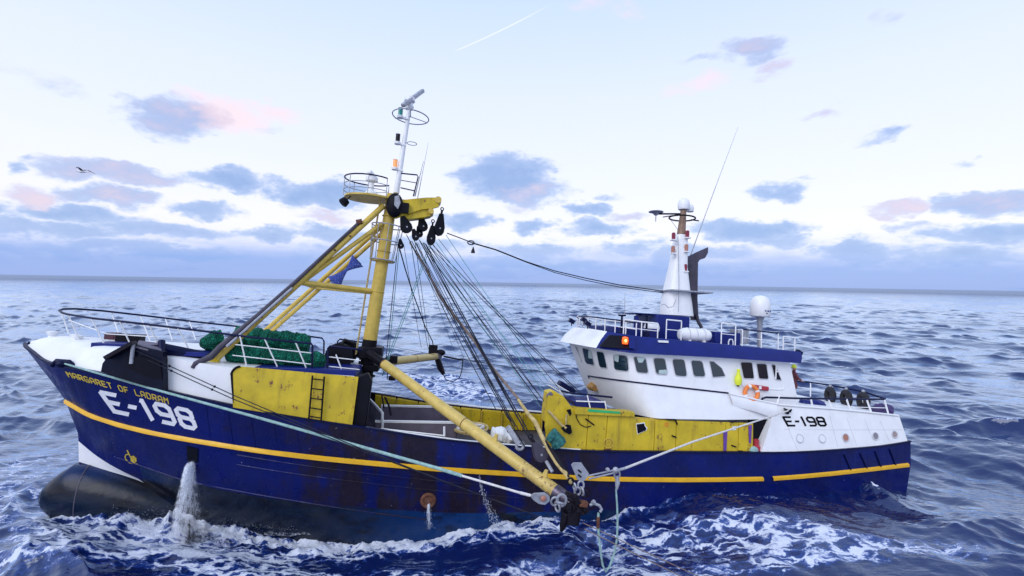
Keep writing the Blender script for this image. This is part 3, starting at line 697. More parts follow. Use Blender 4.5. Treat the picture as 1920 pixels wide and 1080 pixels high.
# fish hopper behind the mast
ho = MB()
for (c, s_) in (((-4.9,-2.2,2.35),(3.6,.1,1.7)),((-6.7,-.3,2.35),(.1,3.8,1.7)),((-4.9,1.6,2.35),(3.6,.1,1.7)),((-3.1,-.3,2.35),(.1,3.8,1.7)),((-4.9,-.3,1.62),(3.5,3.7,.08))): ho.box(c, s_)
hop = part(ho, 'fish_hopper', M['grey'], bevel=.01)
for y_ in (-2.2, 1.6):
    mb = MB(); mb.box((-4.9,y_,3.24), (3.7,.16,.09)); part(mb, 'hopper_coaming', M['whitec'], hop)
mb = MB(); mb.tube([P(717,774,-2.3), P(717,803,-2.3)], .06, 8); part(mb, 'hopper_post', M['whitec'], hop)
mb = MB(); mb.prism([P(690,745,1.2), P(717,774,-2.2), P(714,803,-2.2), P(676,803,-2.2), P(684,780,0)], (-.08,0,0)); part(mb, 'chute_wall', M['grey'], hop)
mb = MB(); mb.tube([P(690,745,1.2), P(717,774,-2.2)], .06, 6); part(mb, 'chute_rail', M['whitec'], hop)
mb = MB(); mb.tube([P(722,745,-1.2), P(729,760,-1.5), P(733,778,-1.9)], .05, 6); mb.tube([P(716,742,-1), P(720,765,-1.4)], .04, 6); part(mb, 'hose', M['black'])
mb = MB(); mb.tube([P(688,775,-1.2), P(684,790,-1.3), P(686,800,-1.3)], .03, 6); mb.tube([P(692,758,-1.0), P(686,772,-1.2)], .03, 6); part(mb, 'hose', M['pale_rope'])

# ================================================================== main mast
MA, MBt = Vector((-7.83,0,1.5)), Vector((-6.88,0,14.2)); mdir = (MBt-MA).normalized()
def mast_at(z): return MA + (MBt-MA) * ((z-MA.z)/(MBt.z-MA.z))
mb = MB(); mb.tube([mast_at(1.5), mast_at(4.5), mast_at(6.75)], [.46,.42,.35], 24); low = part(mb, 'mast_foot', M['black'])
for z in (3.2, 5.0, 6.1):
    mb = MB(); mb.torus(mast_at(z), .47, .05, mdir); part(mb, 'mast_band', M['black'], low)
mb = MB(); mb.prism([P(676,712,-.5),P(662,800,-.5),P(690,800,-.5),P(694,712,-.5)], (0,.15,0)); part(mb, 'gusset', M['black'], low)
mb = MB(); mb.box(mast_at(6.15)+Vector((.15,0,0)), (1.1,1.5,.55)); mb.box(mast_at(5.4)+Vector((.2,0,0)), (.9,1.3,.3)); part(mb, 'gooseneck_bracket', M['black'], low, bevel=.05)
mb = MB(); mb.tube([mast_at(6.7), mast_at(10), mast_at(14.15)], [.34,.32,.28], 24); mast = part(mb, 'mast_column', M['yellow_p'])
for z in (9.15, 11.2, 13.0):
    mb = MB(); mb.torus(mast_at(z), .325, .03, mdir); part(mb, 'mast_band', M['yellow_p'], mast)
# mast ladder and cage
ml = MB(); off = Vector((-.55,-.25,0))
la, lb = [mast_at(z)+off for z in (6.0, 14.0)], [mast_at(z)+off+Vector((0,.4,0)) for z in (6.0, 14.0)]
ml.tube(la, .025, 6); ml.tube(lb, .025, 6); mlad = part(ml, 'mast_ladder', M['tan'])
for i in range(24):
    z = 6.2 + i*.32; mb = MB(); mb.tube([mast_at(z)+off, mast_at(z)+off+Vector((0,.4,0))], .018, 5); part(mb, 'rung', M['tan'], mlad)
cg = MB()
for z, r in ((10.75,.62),(11.7,.72),(12.5,.78)): cg.torus(mast_at(z), r, .03, mdir, 18, 6)
for i in range(9):
    a = math.radians(40*i); cg.tube([mast_at(10.75)+Vector((.62*math.cos(a),.62*math.sin(a),0)), mast_at(12.5)+Vector((.78*math.cos(a),.78*math.sin(a),0))], .022, 5)
part(cg, 'lookout_cage', M['galv'])
mb = MB(); mb.lathe([(.58,0),(.58,.09)], mast_at(10.68), mdir, 20); part(mb, 'cage_floor', M['yellow_p'])
# raked legs
def leg(a, b, r, name='mast_leg', m='yellow_p', n=14): 
    q = MB(); q.tube([a, b], r, n); return part(q, name, M[m])
topP, topS = P(719,386,-.3), P(716,424,.35)
footP = P(405,672,-3.25)
l1 = leg(topP, footP, .145); leg(P(717,419,-.25), P(566,529,-1.75), .11)
footS = P(497,620,3.0); dS = (footS-topS).normalized()
leg(topS, footS+dS*1.1, .115); leg(P(717,437,.35), P(508,622,3.0)+dS*1.0, .11)
mb = MB(); mb.prism([P(418,655,-3.3),P(408,650,-3.3),P(366,694,-3.35),P(404,692,-3.35)], (0,.16,0)); part(mb, 'leg_foot', M['yellow'], l1, bevel=.02)
br = leg(P(567,530,-1.75), mast_at(9.15), .13, 'cross_brace'); leg(P(567,530,-1.75), P(588,538,1.7), .1, 'cross_brace'); leg(P(588,538,1.7), mast_at(9.1), .11, 'cross_brace')
for f in (.25,.35,.62,.7,.78,.86):
    mb = MB(); mb.ball(topP.lerp(footP, f)+Vector((.12,-.12,.1)), .05, 6, 5); part(mb, 'rivet_lug', M['rust'], l1)
# grey pipe that runs up outside the port leg, with a hooked foot
gp = MB(); gp.tube([P(674,416,-.9), P(551,531,-2.2), P(480,594,-2.9), P(412,652,-3.5), P(396,669,-3.6), P(366,682,-3.7), P(361,690,-3.72)], [.07,.085,.1,.13,.13,.1,.08], 10); pipe = part(gp, 'leg_pipe', M['smoke'])
mb = MB(); mb.tube([P(668,417,-.9), P(679,415,-.9)], .13, 8); part(mb, 'pipe_cap', M['rust'], pipe)
mb = MB(); mb.tube([P(548,540,-2.3), P(425,650,-3.6)], .06, 8); part(mb, 'side_pipe', M['galv'], pipe)
# mast head: two gusset plates reaching aft, round head casting, sheave box
head = [(733,372),(760,374),(800,370),(817,370),(824,376),(823,388),(812,391),(790,393),(764,402),(742,410),(733,404)]
hm = MB(); hm.prism([P(u,v,.32) for u,v in head], (0,.1,0)); part(hm, 'mast_head_arm', M['yellow'], bevel=.02)
hm = MB(); hm.prism([P(u,v,-.42) for u,v in head], (0,.1,0))
hp = part(hm, 'mast_head_arm', M['yellow'], bevel=.02)
mb = MB(); mb.prism([P(u,v,-.3) for u,v in [(750,398),(800,390),(810,397),(808,405),(795,408),(760,412)]], (0,.6,0)); part(mb, 'lower_arm', M['yellow'], hp, bevel=.03)
for (u_,v_,r_) in ((821,378,.17),(808,399,.14)):
    mb = MB(); c = P(u_,v_,-.05); mb.tube([c+Vector((0,-.45,0)), c+Vector((0,.45,0))], r_, 14); part(mb, 'arm_pin', M['yellow_p'], hp)
mb = MB(); c = P(740,385,-.55); mb.ball(c, (.42,.3,.62), 14, 10); mb.box(c+Vector((.35,.1,-.1)), (.7,.5,.5)); part(mb, 'head_casting', M['black'], hp, smooth=60)
mb = MB(); mb.prism([P(u,v,-.9) for u,v in [(740,368),(748,366),(751,380),(746,392),(739,384)]], (0,.04,0)); part(mb, 'white_bracket', M['galv'], hp)
# forward platform with rail and small radar
pf = MB(); pc = P(690,374,0); pf.add([], [])
ring = [(pc.x + (1.15*math.cos(a) if math.cos(a) < 0 else 1.4*math.cos(a)), 1.0*math.sin(a), pc.z) for a in [2*math.pi*i/20 for i in range(20)]]
pf.prism(ring, (0,0,.1)); plat = part(pf, 'mast_platform', M['yellow_p'], bevel=.02)
tp = [(pc.x + 1.2*math.cos(a), 1.05*math.sin(a), pc.z+1.0) for a in [math.radians(40+280*i/18) for i in range(19)]]
mb = MB(); mb.tube(tp, .035, 6); part(mb, 'platform_rail', M['navy'], plat)
mb = MB(); mb.tube([(x,y,z-.35) for x,y,z in tp], .02, 5); mb.tube([(x,y,z-.65) for x,y,z in tp], .02, 5); part(mb, 'platform_mid_rail', M['galv'], plat)
for i in range(0,19,3):
    mb = MB(); mb.tube([tp[i], (tp[i][0],tp[i][1],pc.z+.08)], .022, 5); part(mb, 'platform_post', M['galv'], plat)
mb = MB(); mb.tube([P(752,325,-.8),P(782,328,-.8),P(784,332,-.8),P(775,368,-.8)], .035, 6); mb.tube([P(751,352,-.8),P(778,358,-.8)], .03, 6); mb.tube([P(752,338,-.8),P(781,343,-.8)], .02, 6); part(mb, 'aft_platform_rail', M['navy'], plat)
mb = MB(); c = P(695,366,0); mb.lathe([(.35,0),(.33,.2),(.14,.35),(.12,.75),(.3,.82),(.3,1.0),(.1,1.06)], c-Vector((0,0,.1)), n=14); rp = part(mb, 'radar_pedestal', M['whitec'])
mb = MB(); mb.bar(P(692,321,-.3), P(704,336,.2), .22, .22); part(mb, 'radar_scanner', M['whitec'], rp, bevel=.06)
mb = MB(); c = P(651,374,-.3); mb.lathe([(.06,0),(.2,.05),(.24,.3),(.2,.34)], c, (-.5,-.2,-.6), 12); mb.tube([c, P(660,366,-.2)], .03, 6); part(mb, 'floodlight', M['black'], plat)
# white topmast with lights, ring and radar
ta, tb = P(743,362,0), P(769,196,0)
mb = MB(); mb.tube([ta, ta.lerp(tb,.5), tb], [.15,.12,.1], 14); tm = part(mb, 'topmast', M['whitec'])
mb = MB(); mb.torus(P(770,219,0), .93, .03, (.05,.0,1), 26, 6); c = P(770,219,0)
for a in (30,150,270): mb.tube([c, c+Vector((.93*math.cos(math.radians(a)),.93*math.sin(math.radians(a)),0))], .022, 5)
part(mb, 'topmast_ring', M['galv'], tm)
mb = MB(); mb.torus(P(763,268,0)+Vector((.25,0,0)), .25, .02, (0,0,1), 16, 5); part(mb, 'small_ring', M['galv'], tm)
for (u,v,lm) in ((751,210,'lamp_green'),(746,259,'darkglass'),(741,307,'lamp_amber')):
    c = P(u,v,-.1); mb = MB(); mb.lathe([(.16,-.32),(.17,-.22),(.15,-.2)], c, n=12); mb.bar(c+Vector((0,0,-.28)), c+Vector((.42,.05,-.32)), .16, .07); mb.lathe([(.13,.2),(.05,.26)], c, n=12)
    lt = part(mb, 'navigation_light', M['whitec'], tm)
    mb = MB(); mb.lathe([(.11,-.2),(.115,0),(.11,.2)], c, n=12); part(mb, 'light_lens', M[lm], tm)
mb = MB(); mb.lathe([(.2,0),(.24,.12),(.16,.35),(.28,.42),(.26,.62),(.05,.66)], P(767,205,0), n=14); part(mb, 'scanner_gearbox', M['whitec'], tm)
a, b = P(755,198,-.75), P(793,170,.75); mb = MB(); mb.bar(a, b, .22, .2); part(mb, 'radar_scanner', M['galv'], tm, bevel=.05)
for (u0_,v0_,u1_,v1_,r) in ((783,372,803,268,.018),(778,368,794,302,.025)):
    mb = MB(); mb.tube([P(u0_,v0_,-.7), P(u1_,v1_,-.7)], [r*1.4, r*.5], 6); part(mb, 'whip_antenna', M['galv'])

# ================================================================== beam booms
def boom(name, a, b, r, blk, m):
    q = MB(); q.tube([a, a.lerp(b, blk)], [r*.85, r*.95], 20); o = part(q, name, M['black'])
    q = MB(); q.tube([a.lerp(b, blk), a.lerp(b,.5), a.lerp(b,.8)], [r*.95, r, r*.985], 22); part(q, 'boom_tube', m, o)
    q = MB(); q.tube([a.lerp(b,.8), a.lerp(b,.93)], [r*.985, r*.97], 22); part(q, 'worn_boom_tube', M['cream_worn'], o)
    q = MB(); q.tube([a.lerp(b,.93), a.lerp(b,.94), b], [r*1.05, r*1.05, r], 22); part(q, 'boom_end', mat('worn_steel_sleeve', (.11,.09,.13), .32, .4, rust=.35, metal=.5, bump=.1, scale=3), o)
    for f in (blk, .55):
        q = MB(); q.torus(a.lerp(b,f), r*.98, .02, b-a, 22, 6); part(q, 'weld_ring', M['rust'], o)
    return o
NB0, NB1 = P(692,662,-.75), P(1078,948,-9.0)
nb = boom('beam_boom', NB0, NB1, .235, .10, M['cream'])
FB0, FB1 = P(700,681,.7), P(823,668,9.0)
fb = boom('beam_boom', FB0, FB1, .235, .15, M['cream'])
bdir = (NB1-NB0).normalized(); bup = Vector((0,0,1)) - bdir*bdir.z; bup.normalize()
for f in (.685, .885):
    c = NB0.lerp(NB1, f) + bup*.25; q = MB(); q.prism([c-bdir*.12-bup*.1, c-bdir*.07+bup*.22, c+bdir*.04+bup*.25, c+bdir*.12-bup*.1], bdir.cross(bup)*.07); part(q, 'boom_lug', M['cream'], nb, bevel=.01)
# end fittings: yoke, wing plates, dangling shackle gear
e0 = NB0.lerp(NB1, .97)
q = MB(); q.box(e0+bdir*.25, (.5,.42,.34), Matrix((bdir, bdir.cross(bup), bup)).transposed()); q.tube([e0+bdir*.35-bdir.cross(bup)*.3, e0+bdir*.35+bdir.cross(bup)*.3], .16, 12); q.box(P(1072,968,-9.1), (.34,.3,.5)); q.box(P(1085,955,-9.1), (.42,.26,.3)); q.tube([P(1062,960,-9.1), P(1056,985,-9.0), P(1052,997,-9.0)], [.16,.13,.05], 8); q.tube([P(1082,960,-9.1), P(1080,985,-9.1)], [.16,.1], 8)
part(q, 'boom_yoke', M['iron'], nb, smooth=30, bevel=.03)
q = MB(); q.prism([P(u,v,-9.1) for u,v in [(1071,872),(1075,868),(1090,868),(1104,888),(1103,893),(1093,905),(1082,899)]], (.02,.07,0)); wp = part(q, 'wing_plate', M['galv'], nb, bevel=.008)
for (u,v) in ((1087,884),(1087,893)):
    q = MB(); q.bar(P(u-3,v-3,-9.13), P(u+3,v+2,-9.13), .02, .05); part(q, 'plate_slot', M['letter_k'], nb)
q = MB(); q.prism([P(u,v,-9.25) for u,v in [(994,930),(1002,925),(1022,924),(1031,931),(1031,940),(1022,947),(1010,945),(1000,938)]], (0,.06,0)); part(q, 'towing_plate', M['galv'], nb, bevel=.01)
q = MB(); q.ball(P(1019,935,-9.3), (.1,.05,.1)); part(q, 'plate_eye', M['port_o'], nb)
def shackle(c, R_, r, nrm, m='galv', sq=1.35):
    q = MB(); q.torus(c, R_, r, nrm, 16, 7, squash=sq); return part(q, 'shackle', M[m], nb)
shackle(P(1040,940,-9.25), .12, .035, (.1,1,.4)); shackle(P(1050,944,-9.25), .13, .04, (.3,.4,1)); shackle(P(1053,938,-9.3), .15, .045, (.2,1,.2)); shackle(P(1045,950,-9.25), .12, .035, (1,.4,.2))
for (u,v,nn) in ((1077,912,(1,.2,.3)),(1083,921,(.2,1,.2)),(1091,921,(1,.2,.2)),(1096,926,(.2,1,.3)),(1070,903,(.3,1,.3)),(1089,910,(.2,1,0))): shackle(P(u,v,-9.15), .1, .035, nn, 'galv' if u % 2 else 'iron')
for (u,v,r_,an) in ((1068,928,.2,.4),(1080,936,.24,1.1),(1093,944,.22,.2),(1098,956,.16,.8),(1066,952,.2,1.5),(1086,958,.18,.6)):
    q = MB(); q.box(P(u,v,-9.2), (r_*1.3,r_,r_*.8), Matrix.Rotation(an,3,'Y')); q.tube([P(u-4,v+3,-9.3), P(u+5,v-2,-9.28)], .035, 6); part(q, 'yoke_link', M['rust'] if u == 1093 else M['iron'], nb, bevel=.03)
q = MB(); q.tube([P(1106,947,-9.15), P(1114,944,-9.2), P(1124,948,-9.2), P(1128,955,-9.2), P(1125,960,-9.2)], .05, 8); q.lathe([(.07,0),(.07,.1)], P(1111,943,-9.2), (.3,-.5,.6), 8); part(q, 'rope_hook', M['galv'], nb)

# ================================================================== wheelhouse
def plan(xf, xc, b, xa, ba, n=14, p=3.0, k=10):
    """half plan (port) from the centre of the front round the shoulder and aft"""
    pts = []
    for i in range(n + 1):
        a = math.pi/2 * i / n
        pts.append((xc - (xc-xf) * abs(math.cos(a))**(2/p), -b * abs(math.sin(a))**(2/p)))
    for i in range(1, k + 1):
        x = xc + (xa-xc) * i/k; f = max(0, (x-9.5)/(xa-9.5)) if x > 9.5 else 0
        pts.append((x, -(b + (ba-b)*f)))
    return pts
zk = pchip([3.0,4.2,9.8,14], [5.70,5.60,5.2,5.0])
wl = [(lambda x: 3.98, plan(4.85,6.2,4.14,14.1,3.5,p=2.1)), (lambda x: 4.55, plan(4.5,5.9,4.0,14.08,3.45,p=2.1)), (zk, plan(3.92,5.6,3.78,14.06,3.42,p=2.1)), (lambda x: 7.1, plan(3.18,5.2,3.55,13.6,3.3,p=2.1))]
def wall_pt(t, h):
    h = min(max(h, 0), 2.9999); i = int(h); f = h - i; k = t*24; k = min(max(k, 0), 23.9999); j = int(k); g = k - j; q = []
    for l in (i, i+1):
        zf, pl_ = wl[l]; x = pl_[j][0]*(1-g)+pl_[j+1][0]*g; y = pl_[j][1]*(1-g)+pl_[j+1][1]*g; q.append(Vector((x, y, zf(x))))
    return q[0].lerp(q[1], f)
def cast(fn, u, v, t, h, off, tl=(.001,.999), hl=(0,2.999)):
    for _ in range(25):
        a = pix(fn(t, h)); e = 1e-3; pt, ph = pix(fn(t+e, h)), pix(fn(t, h+e))
        j = np.array([[(pt[0]-a[0])/e, (ph[0]-a[0])/e], [(pt[1]-a[1])/e, (ph[1]-a[1])/e]])
        try: d = np.linalg.solve(j, np.array([u-a[0], v-a[1]]))
        except Exception: break
        t = min(max(t+float(np.clip(d[0],-.06,.06)), tl[0]), tl[1]); h = min(max(h+float(np.clip(d[1],-.3,.3)), hl[0]), hl[1])
    p = fn(t,h); n = (fn(min(t+.01,.999),h)-fn(max(t-.01,.001),h)).cross(fn(t,min(h+.05,hl[1]))-fn(t,max(h-.05,hl[0]))).normalized()
    if n.y > 0: n = -n
    return p + n*off
def on_wall(u, v, off=0.0):
    return cast(wall_pt, u, v, min(max(.25 + (u-1080)*.0019, .2), .95) if u > 1100 else .35, 2.3, off)
hs = [0,.5,1,1.33,1.66,2,2.33,2.66,2.999]
wb = MB()
half = [[wall_pt(i/24, h) for i in range(25)] for h in hs]
wb.grid([[Vector((p.x,-p.y,p.z)) for p in r[::-1]] + r[1:] for r in half])
a = [r[-1] for r in half]; wb.grid([[p, Vector((p.x,-p.y,p.z))] for p in a])
wh = part(wb, 'wheelhouse', M['whitec'], smooth=40)
def round_quad(q, r=.22, n=4):
    q = [np.array(p, float) for p in q]; out = []; k = len(q)
    for i in range(k):
        a, b, c = q[i-1], q[i], q[(i+1) % k]
        p0 = b + (a-b)*r; p1 = b + (c-b)*r
        for s_ in range(n+1):
            t = s_/n; out.append(tuple((1-t)**2*p0 + 2*t*(1-t)*b + t*t*p1))
    return out
def scaleq(q, f):
    c = np.mean(np.array(q, float), axis=0); return [tuple(c + (np.array(p)-c)*f) for p in q]
WIN = [[(1077,649),(1081.5,649),(1090,677),(1085,676)],[(1092.5,652),(1109,657),(1114.5,684.5),(1099,681)],[(1119,658.5),(1132.5,661),(1139,690),(1125,688)],
 [(1151,664.5),(1176,667.5),(1179,696),(1152.5,693)],[(1187.5,669),(1210,671),(1215,699.5),(1194,698)],[(1224.5,672),(1246,672.5),(1251,702),(1230,701)],
 [(1260,674),(1282.5,674.5),(1287.5,705.5),(1266,704)],[(1295,676),(1316,677.5),(1322,706),(1300.5,705)],[(1330,678),(1338,678.5),(1352,690),(1359,705),(1336,707)]]
THRU = {3: [(1152,665),(1161,666),(1160,679),(1152.5,676)], 4: [(1193,669.5),(1209,671),(1204,680),(1197,680)], 5: [(1235,694),(1249,693),(1250.5,701.5),(1234,700.5)], 1: [(1104,656),(1109,657.5),(1112,672),(1104,671)]}  # bright views through the wheelhouse, laid on the panes as pale patches
def window(q, surf, gl, r=.22):
    mb = MB(); mb.poly([surf(u, v, .03) for u, v in round_quad(q, r)]); o = part(mb, 'window', gl, wh, smooth=0)
    mb = MB(); mb.tube([surf(u, v, .02) for u, v in round_quad(scaleq(q, 1.06), r)], .02, 6, closed=True); part(mb, 'window_frame', M['gasket'], wh)
    return o
for i, q in enumerate(WIN):
    window(q, on_wall, M['glass'], .12 if i == 8 else .22)
    if i in THRU:
        mb = MB(); mb.poly([on_wall(u, v, .036) for u, v in round_quad(THRU[i], .15)]); part(mb, 'through_view_patch', M['through_view'], wh, smooth=0)
for q in ([(1388,679.5),(1409,680),(1413,709.5),(1394,709)],[(1418,682.5),(1436,683),(1440,710.5),(1422.5,709.5)],[(1446,684.5),(1452.5,684.5),(1464.5,712.5),(1452.5,711)]):
    window(q, on_wall, M['darkglass'], .16)
mb = MB(); mb.tube([on_wall(u,v,.01) for u,v in round_quad([(1377,677),(1446,681),(1456,684),(1471,731),(1393,727)], .12)], .03, 6, closed=True); part(mb, 'recess_frame', M['whitec'], wh)
mb = MB(); mb.tube([on_wall(1454,685,.05), on_wall(1453,711,.05)], .03, 6); mb.tube([on_wall(1453,697,.05), on_wall(1459,697,.05)], .03, 6); part(mb, 'window_bar', M['whitec'], wh)
mb = MB(); mb.tube([on_wall(1079+ i*(1365-1079)/24, 700 + 37*(i/24)**.85, .015) for i in range(25)], .04, 6); part(mb, 'trim_line', M['navy'], wh)
mb = MB(); mb.tube([on_wall(u,v,.1) for u,v in ((1093,712.5),(1098,714.5),(1104,718),(1112,722.5),(1119,726.5))], [.14,.22,.24,.24,.17], 12); part(mb, 'timber_fender', mat('varnished_timber', (.36,.19,.05), .5, .3, bump=.2, scale=2), wh)
# roof with raked visor
zl, zt = pchip([2.5,3.6,5,8,14], [7.12,6.99,6.91,6.9,6.79]), pchip([3.2,4.1,5.4,8,14.2], [7.98,7.82,7.69,7.6,7.36])
rl, ru = plan(2.68,5.0,3.93,14.0,3.7,p=2.1), plan(3.4,5.4,3.58,14.15,3.5,p=2.1)
rb = MB(); lowr = [Vector((x,y,zl(x))) for x,y in rl]; upr = [Vector((x,y,zt(x))) for x,y in ru]
midr = [a.lerp(b,.5)+Vector((-.06 if a.x < 4 else 0, -.07 if a.y < -2 else 0, .02)) for a,b in zip(lowr, upr)]
for sg in (1,-1):
    f = lambda p: Vector((p.x, p.y*sg, p.z))
    n = len(lowr)
    for i in range(n-1):
        m_ = 1 if i < 7 else 0
        rb.add([f(lowr[i]), f(lowr[i+1]), f(midr[i+1]), f(midr[i]), f(upr[i+1]), f(upr[i])], [(0,1,2,3),(3,2,4,5)], m_)
        c0_, c1_ = Vector((upr[i].x,0,upr[i].z+.05)), Vector((upr[i+1].x,0,upr[i+1].z+.05))
        rb.add([f(upr[i]), f(upr[i+1]), c1_, c0_], [(0,1,2,3)], 0)
        rb.add([f(lowr[i]), f(lowr[i+1]), Vector((lowr[i+1].x,0,lowr[i+1].z)), Vector((lowr[i].x,0,lowr[i].z))], [(0,3,2,1)], 1)
    rb.add([f(lowr[-1]), f(upr[-1]), Vector((upr[-1].x,0,upr[-1].z)), Vector((lowr[-1].x,0,lowr[-1].z))], [(0,1,2,3)], 0)
bmw = bmesh  # merged below so the visor shades smoothly
roof = part(rb, 'wheelhouse_roof', [M['blue'], M['whitec']], smooth=35)
bw = bmesh.new(); bw.from_mesh(roof.data); bmesh.ops.remove_doubles(bw, verts=bw.verts, dist=.004); bmesh.ops.recalc_face_normals(bw, faces=bw.faces); bw.to_mesh(roof.data); bw.free()
roof.data.polygons.foreach_set('use_smooth', [True]*len(roof.data.polygons)); roof.data.set_sharp_from_angle(angle=math.radians(35))
# port side light in its black screen
def on_fascia(u, v, off=0.):
    fn = lambda t, h: (lowr[min(int(t*24),23)].lerp(lowr[min(int(t*24)+1,24)], t*24-int(t*24))).lerp(upr[min(int(t*24),23)].lerp(upr[min(int(t*24)+1,24)], t*24-int(t*24)), h)
    return cast(fn, u, v, .58, .4, off, hl=(0,1))
mb = MB(); mb.prism([on_fascia(u,v,.16) for u,v in [(1126,655),(1146,632),(1165,633),(1183,634),(1183,657),(1155,656)]], (0,.14,0)); scr = part(mb, 'side_light_screen', M['letter_k'], roof)
c = on_fascia(1172,644,.26); mb = MB(); mb.lathe([(.13,-.16),(.15,0),(.13,.16),(.03,.18)], c, n=14); part(mb, 'side_light', M['lamp_red'], roof)
mb = MB(); mb.ball(c+Vector((-.02,-.1,0)), (.07,.06,.09)); part(mb, 'lamp_bulb', M['lamp_core'], roof)
mb = MB(); mb.bar(on_fascia(1184,634,.2), on_fascia(1184,657,.2), .03, .3, up=(1,0,0)); part(mb, 'screen_edge', M['blue'], roof)
mb = MB(); c = on_fascia(1242,641,.05); mb.box(c, (.5,.16,.1)); part(mb, 'awning_light', M['whitec'], roof)
# floodlights at the roof corners
for (u,v,y) in ((1072,602,-1.2),(1102,607,-2.6),(1095,600,-1),(1498,661,-3.4)):
    c = P(u,v,y); mb = MB(); mb.box(c, (.3,.22,.2), Matrix.Rotation(.5,3,'Y')); mb.tube([c, c-Vector((0,0,.25))], .03, 6); part(mb, 'floodlight', M['navy'], roof, bevel=.02)
# roof rails
def roof_rail(pts, h, top='whitec', posts=True, mid=True, parent=None):
    tops = [Vector(p)+Vector((0,0,h)) for p in pts]
    return rail_run('roof_rail', tops, [(a,Vector(b)) for a,b in zip(tops, pts)] if posts else [], [[Vector(p)+Vector((0,0,h*.5)) for p in pts]] if mid else [], .035, top, 'whitec', .03)
ry = lambda x, d=.25: (x, -(np.interp(x, [q[0] for q in ru], [-q[1] for q in ru]) - d), zt(x) - .01)
fr = [(upr[i].x+.2, upr[i].y+.15 if upr[i].y < -.3 else upr[i].y, upr[i].z-.01) for i in range(2, 13, 2)]
roof_rail([(x,-y,z) for x,y,z in fr[::-1]] + fr, .62, 'navy')
roof_rail([ry(4.6), ry(5.4), ry(6.25)], .72)
roof_rail([ry(6.7), ry(7.5)], .95); roof_rail([ry(9.7), ry(10.5)], 1.05)
roof_rail([ry(10.9), ry(12.0), ry(13.0)], .85, 'navy'); roof_rail([ry(13.3), ry(14.0)], .7)
roof_rail([(x,-y,z) for x,y,z in [ry(4.2), ry(6), ry(8), ry(10), ry(12), ry(13.8)]], .8)
# roof clutter: blue casing, deck box, hooks, compass posts
def rbox(u0_,v0_,u1_,v1_,y0,y1,name,m,bev=.03):
    a, b = P(u0_,v0_,y0), P(u1_,v1_,y0); q = MB(); q.box(((a.x+b.x)/2,(y0+y1)/2,(a.z+b.z)/2), (abs(b.x-a.x), abs(y1-y0), abs(a.z-b.z))); return part(q, name, m, bevel=bev)
cas = rbox(1232,590,1292,640,-1.3,1.3,'engine_casing',M['blue'])
rbox(1190,586,1262,592,-1.1,1.2,'casing_canopy',M['blue'])
rbox(1190,592,1196,640,-1.0,-.9,'canopy_post',M['blue'],.005)
rbox(1342,622,1388,652,-1.6,.4,'deck_locker',M['blue'])
rbox(1385,618,1404,645,-1.2,-.4,'grey_cabinet',M['galv'])
rbox(1150,612,1232,634,-2.2,1.6,'roof_plinth',M['blue'])
for u in (1165,1212):
    q = MB(); c = P(u,622,-2.6); q.lathe([(.18,-.35),(.16,0),(.06,.05),(.05,.75),(.2,.78),(.2,.85)], c, n=10); part(q, 'compass_post', M['navy'])
q = MB(); q.lathe([(.02,-.3),(.38,-.2),(.42,0),(.36,.18),(.1,.28)], P(1222,614,-1.6), n=14); part(q, 'ventilator_cowl', M['whitec'])
q = MB(); c = P(1370,652,-2.9); q.tube([c+Vector((-.13,0,0)), c+Vector((-.13,0,.3)), c+Vector((-.08,0,.42)), c+Vector((.08,0,.42)), c+Vector((.13,0,.3)), c+Vector((.13,0,0))], .035, 6); part(q, 'hoop', M['whitec'])
q = MB(); q.tube([P(1171,590,-1), P(1172,548,-1)], [.02,.008], 5); part(q, 'whip_antenna', M['galv'])
# aft mast: tapered white tower with brown upper tube
am = MB(); rws = []
for (u0_,u1_,v,d) in ((1242,1293,590,.8),(1244,1291,566,.72),(1247,1289,545,.62),(1257,1285,500,.46),(1266,1287,445,.33),(1268,1286,440,.3)):
    a, b = P(u0_,v,0), P(u1_,v,0); xm = (a.x+b.x)/2; hw = (b.x-a.x)/2
    rws.append([(xm+hw*math.copysign(abs(math.cos(t))**.6,math.cos(t)), d*math.copysign(abs(math.sin(t))**.6,math.sin(t)), a.z) for t in [2*math.pi*i/24 for i in range(24)]])
am.grid(rws, closed=True); amast = part(am, 'aft_mast', M['whitec'], smooth=50)
mb = MB(); mb.tube([P(1277,442,0), P(1281,400,0), P(1282,392,0)], [.25,.17,.18], 14); part(mb, 'aft_mast_top', mat('brown_mast_paint', (.22,.13,.09), .5, .3, rust=.2), amast)
pl0 = P(1243,545,0); pl1 = P(1318,547,0); mb = MB(); mb.box(((pl0.x+pl1.x)/2,0,pl0.z), (pl1.x-pl0.x,2.0,.07)); part(mb, 'mast_shelf', M['galv'], amast)
mb = MB(); c = P(1282,390,0); mb.lathe([(.3,-.1),(.33,0),(.34,.25),(.27,.45),(.12,.56),(.01,.58)], c, n=18); part(mb, 'radome', M['dome'], amast, smooth=60)
mb = MB(); mb.lathe([(.2,-.1),(.22,.1),(.15,.3),(.01,.33)], P(1294,394,.3), n=14); part(mb, 'radome', M['dome'], amast, smooth=60)
c = P(1279,409,0); mb = MB(); mb.torus(c, .72, .045, (.03,0,1), 24, 6); part(mb, 'antenna_ring', M['black'], amast)
mb = MB(); mb.tube([P(1234,401,0), P(1275,401,0)], .05, 6); mb.tube([P(1243,407,0), P(1262,404,0)], .03, 6); mb.tube([P(1296,412,0), P(1310,414,0)], .04, 6); mb.tube([P(1256,410,0),P(1271,431,0)], .01, 5); part(mb, 'spreader', M['iron'], amast)
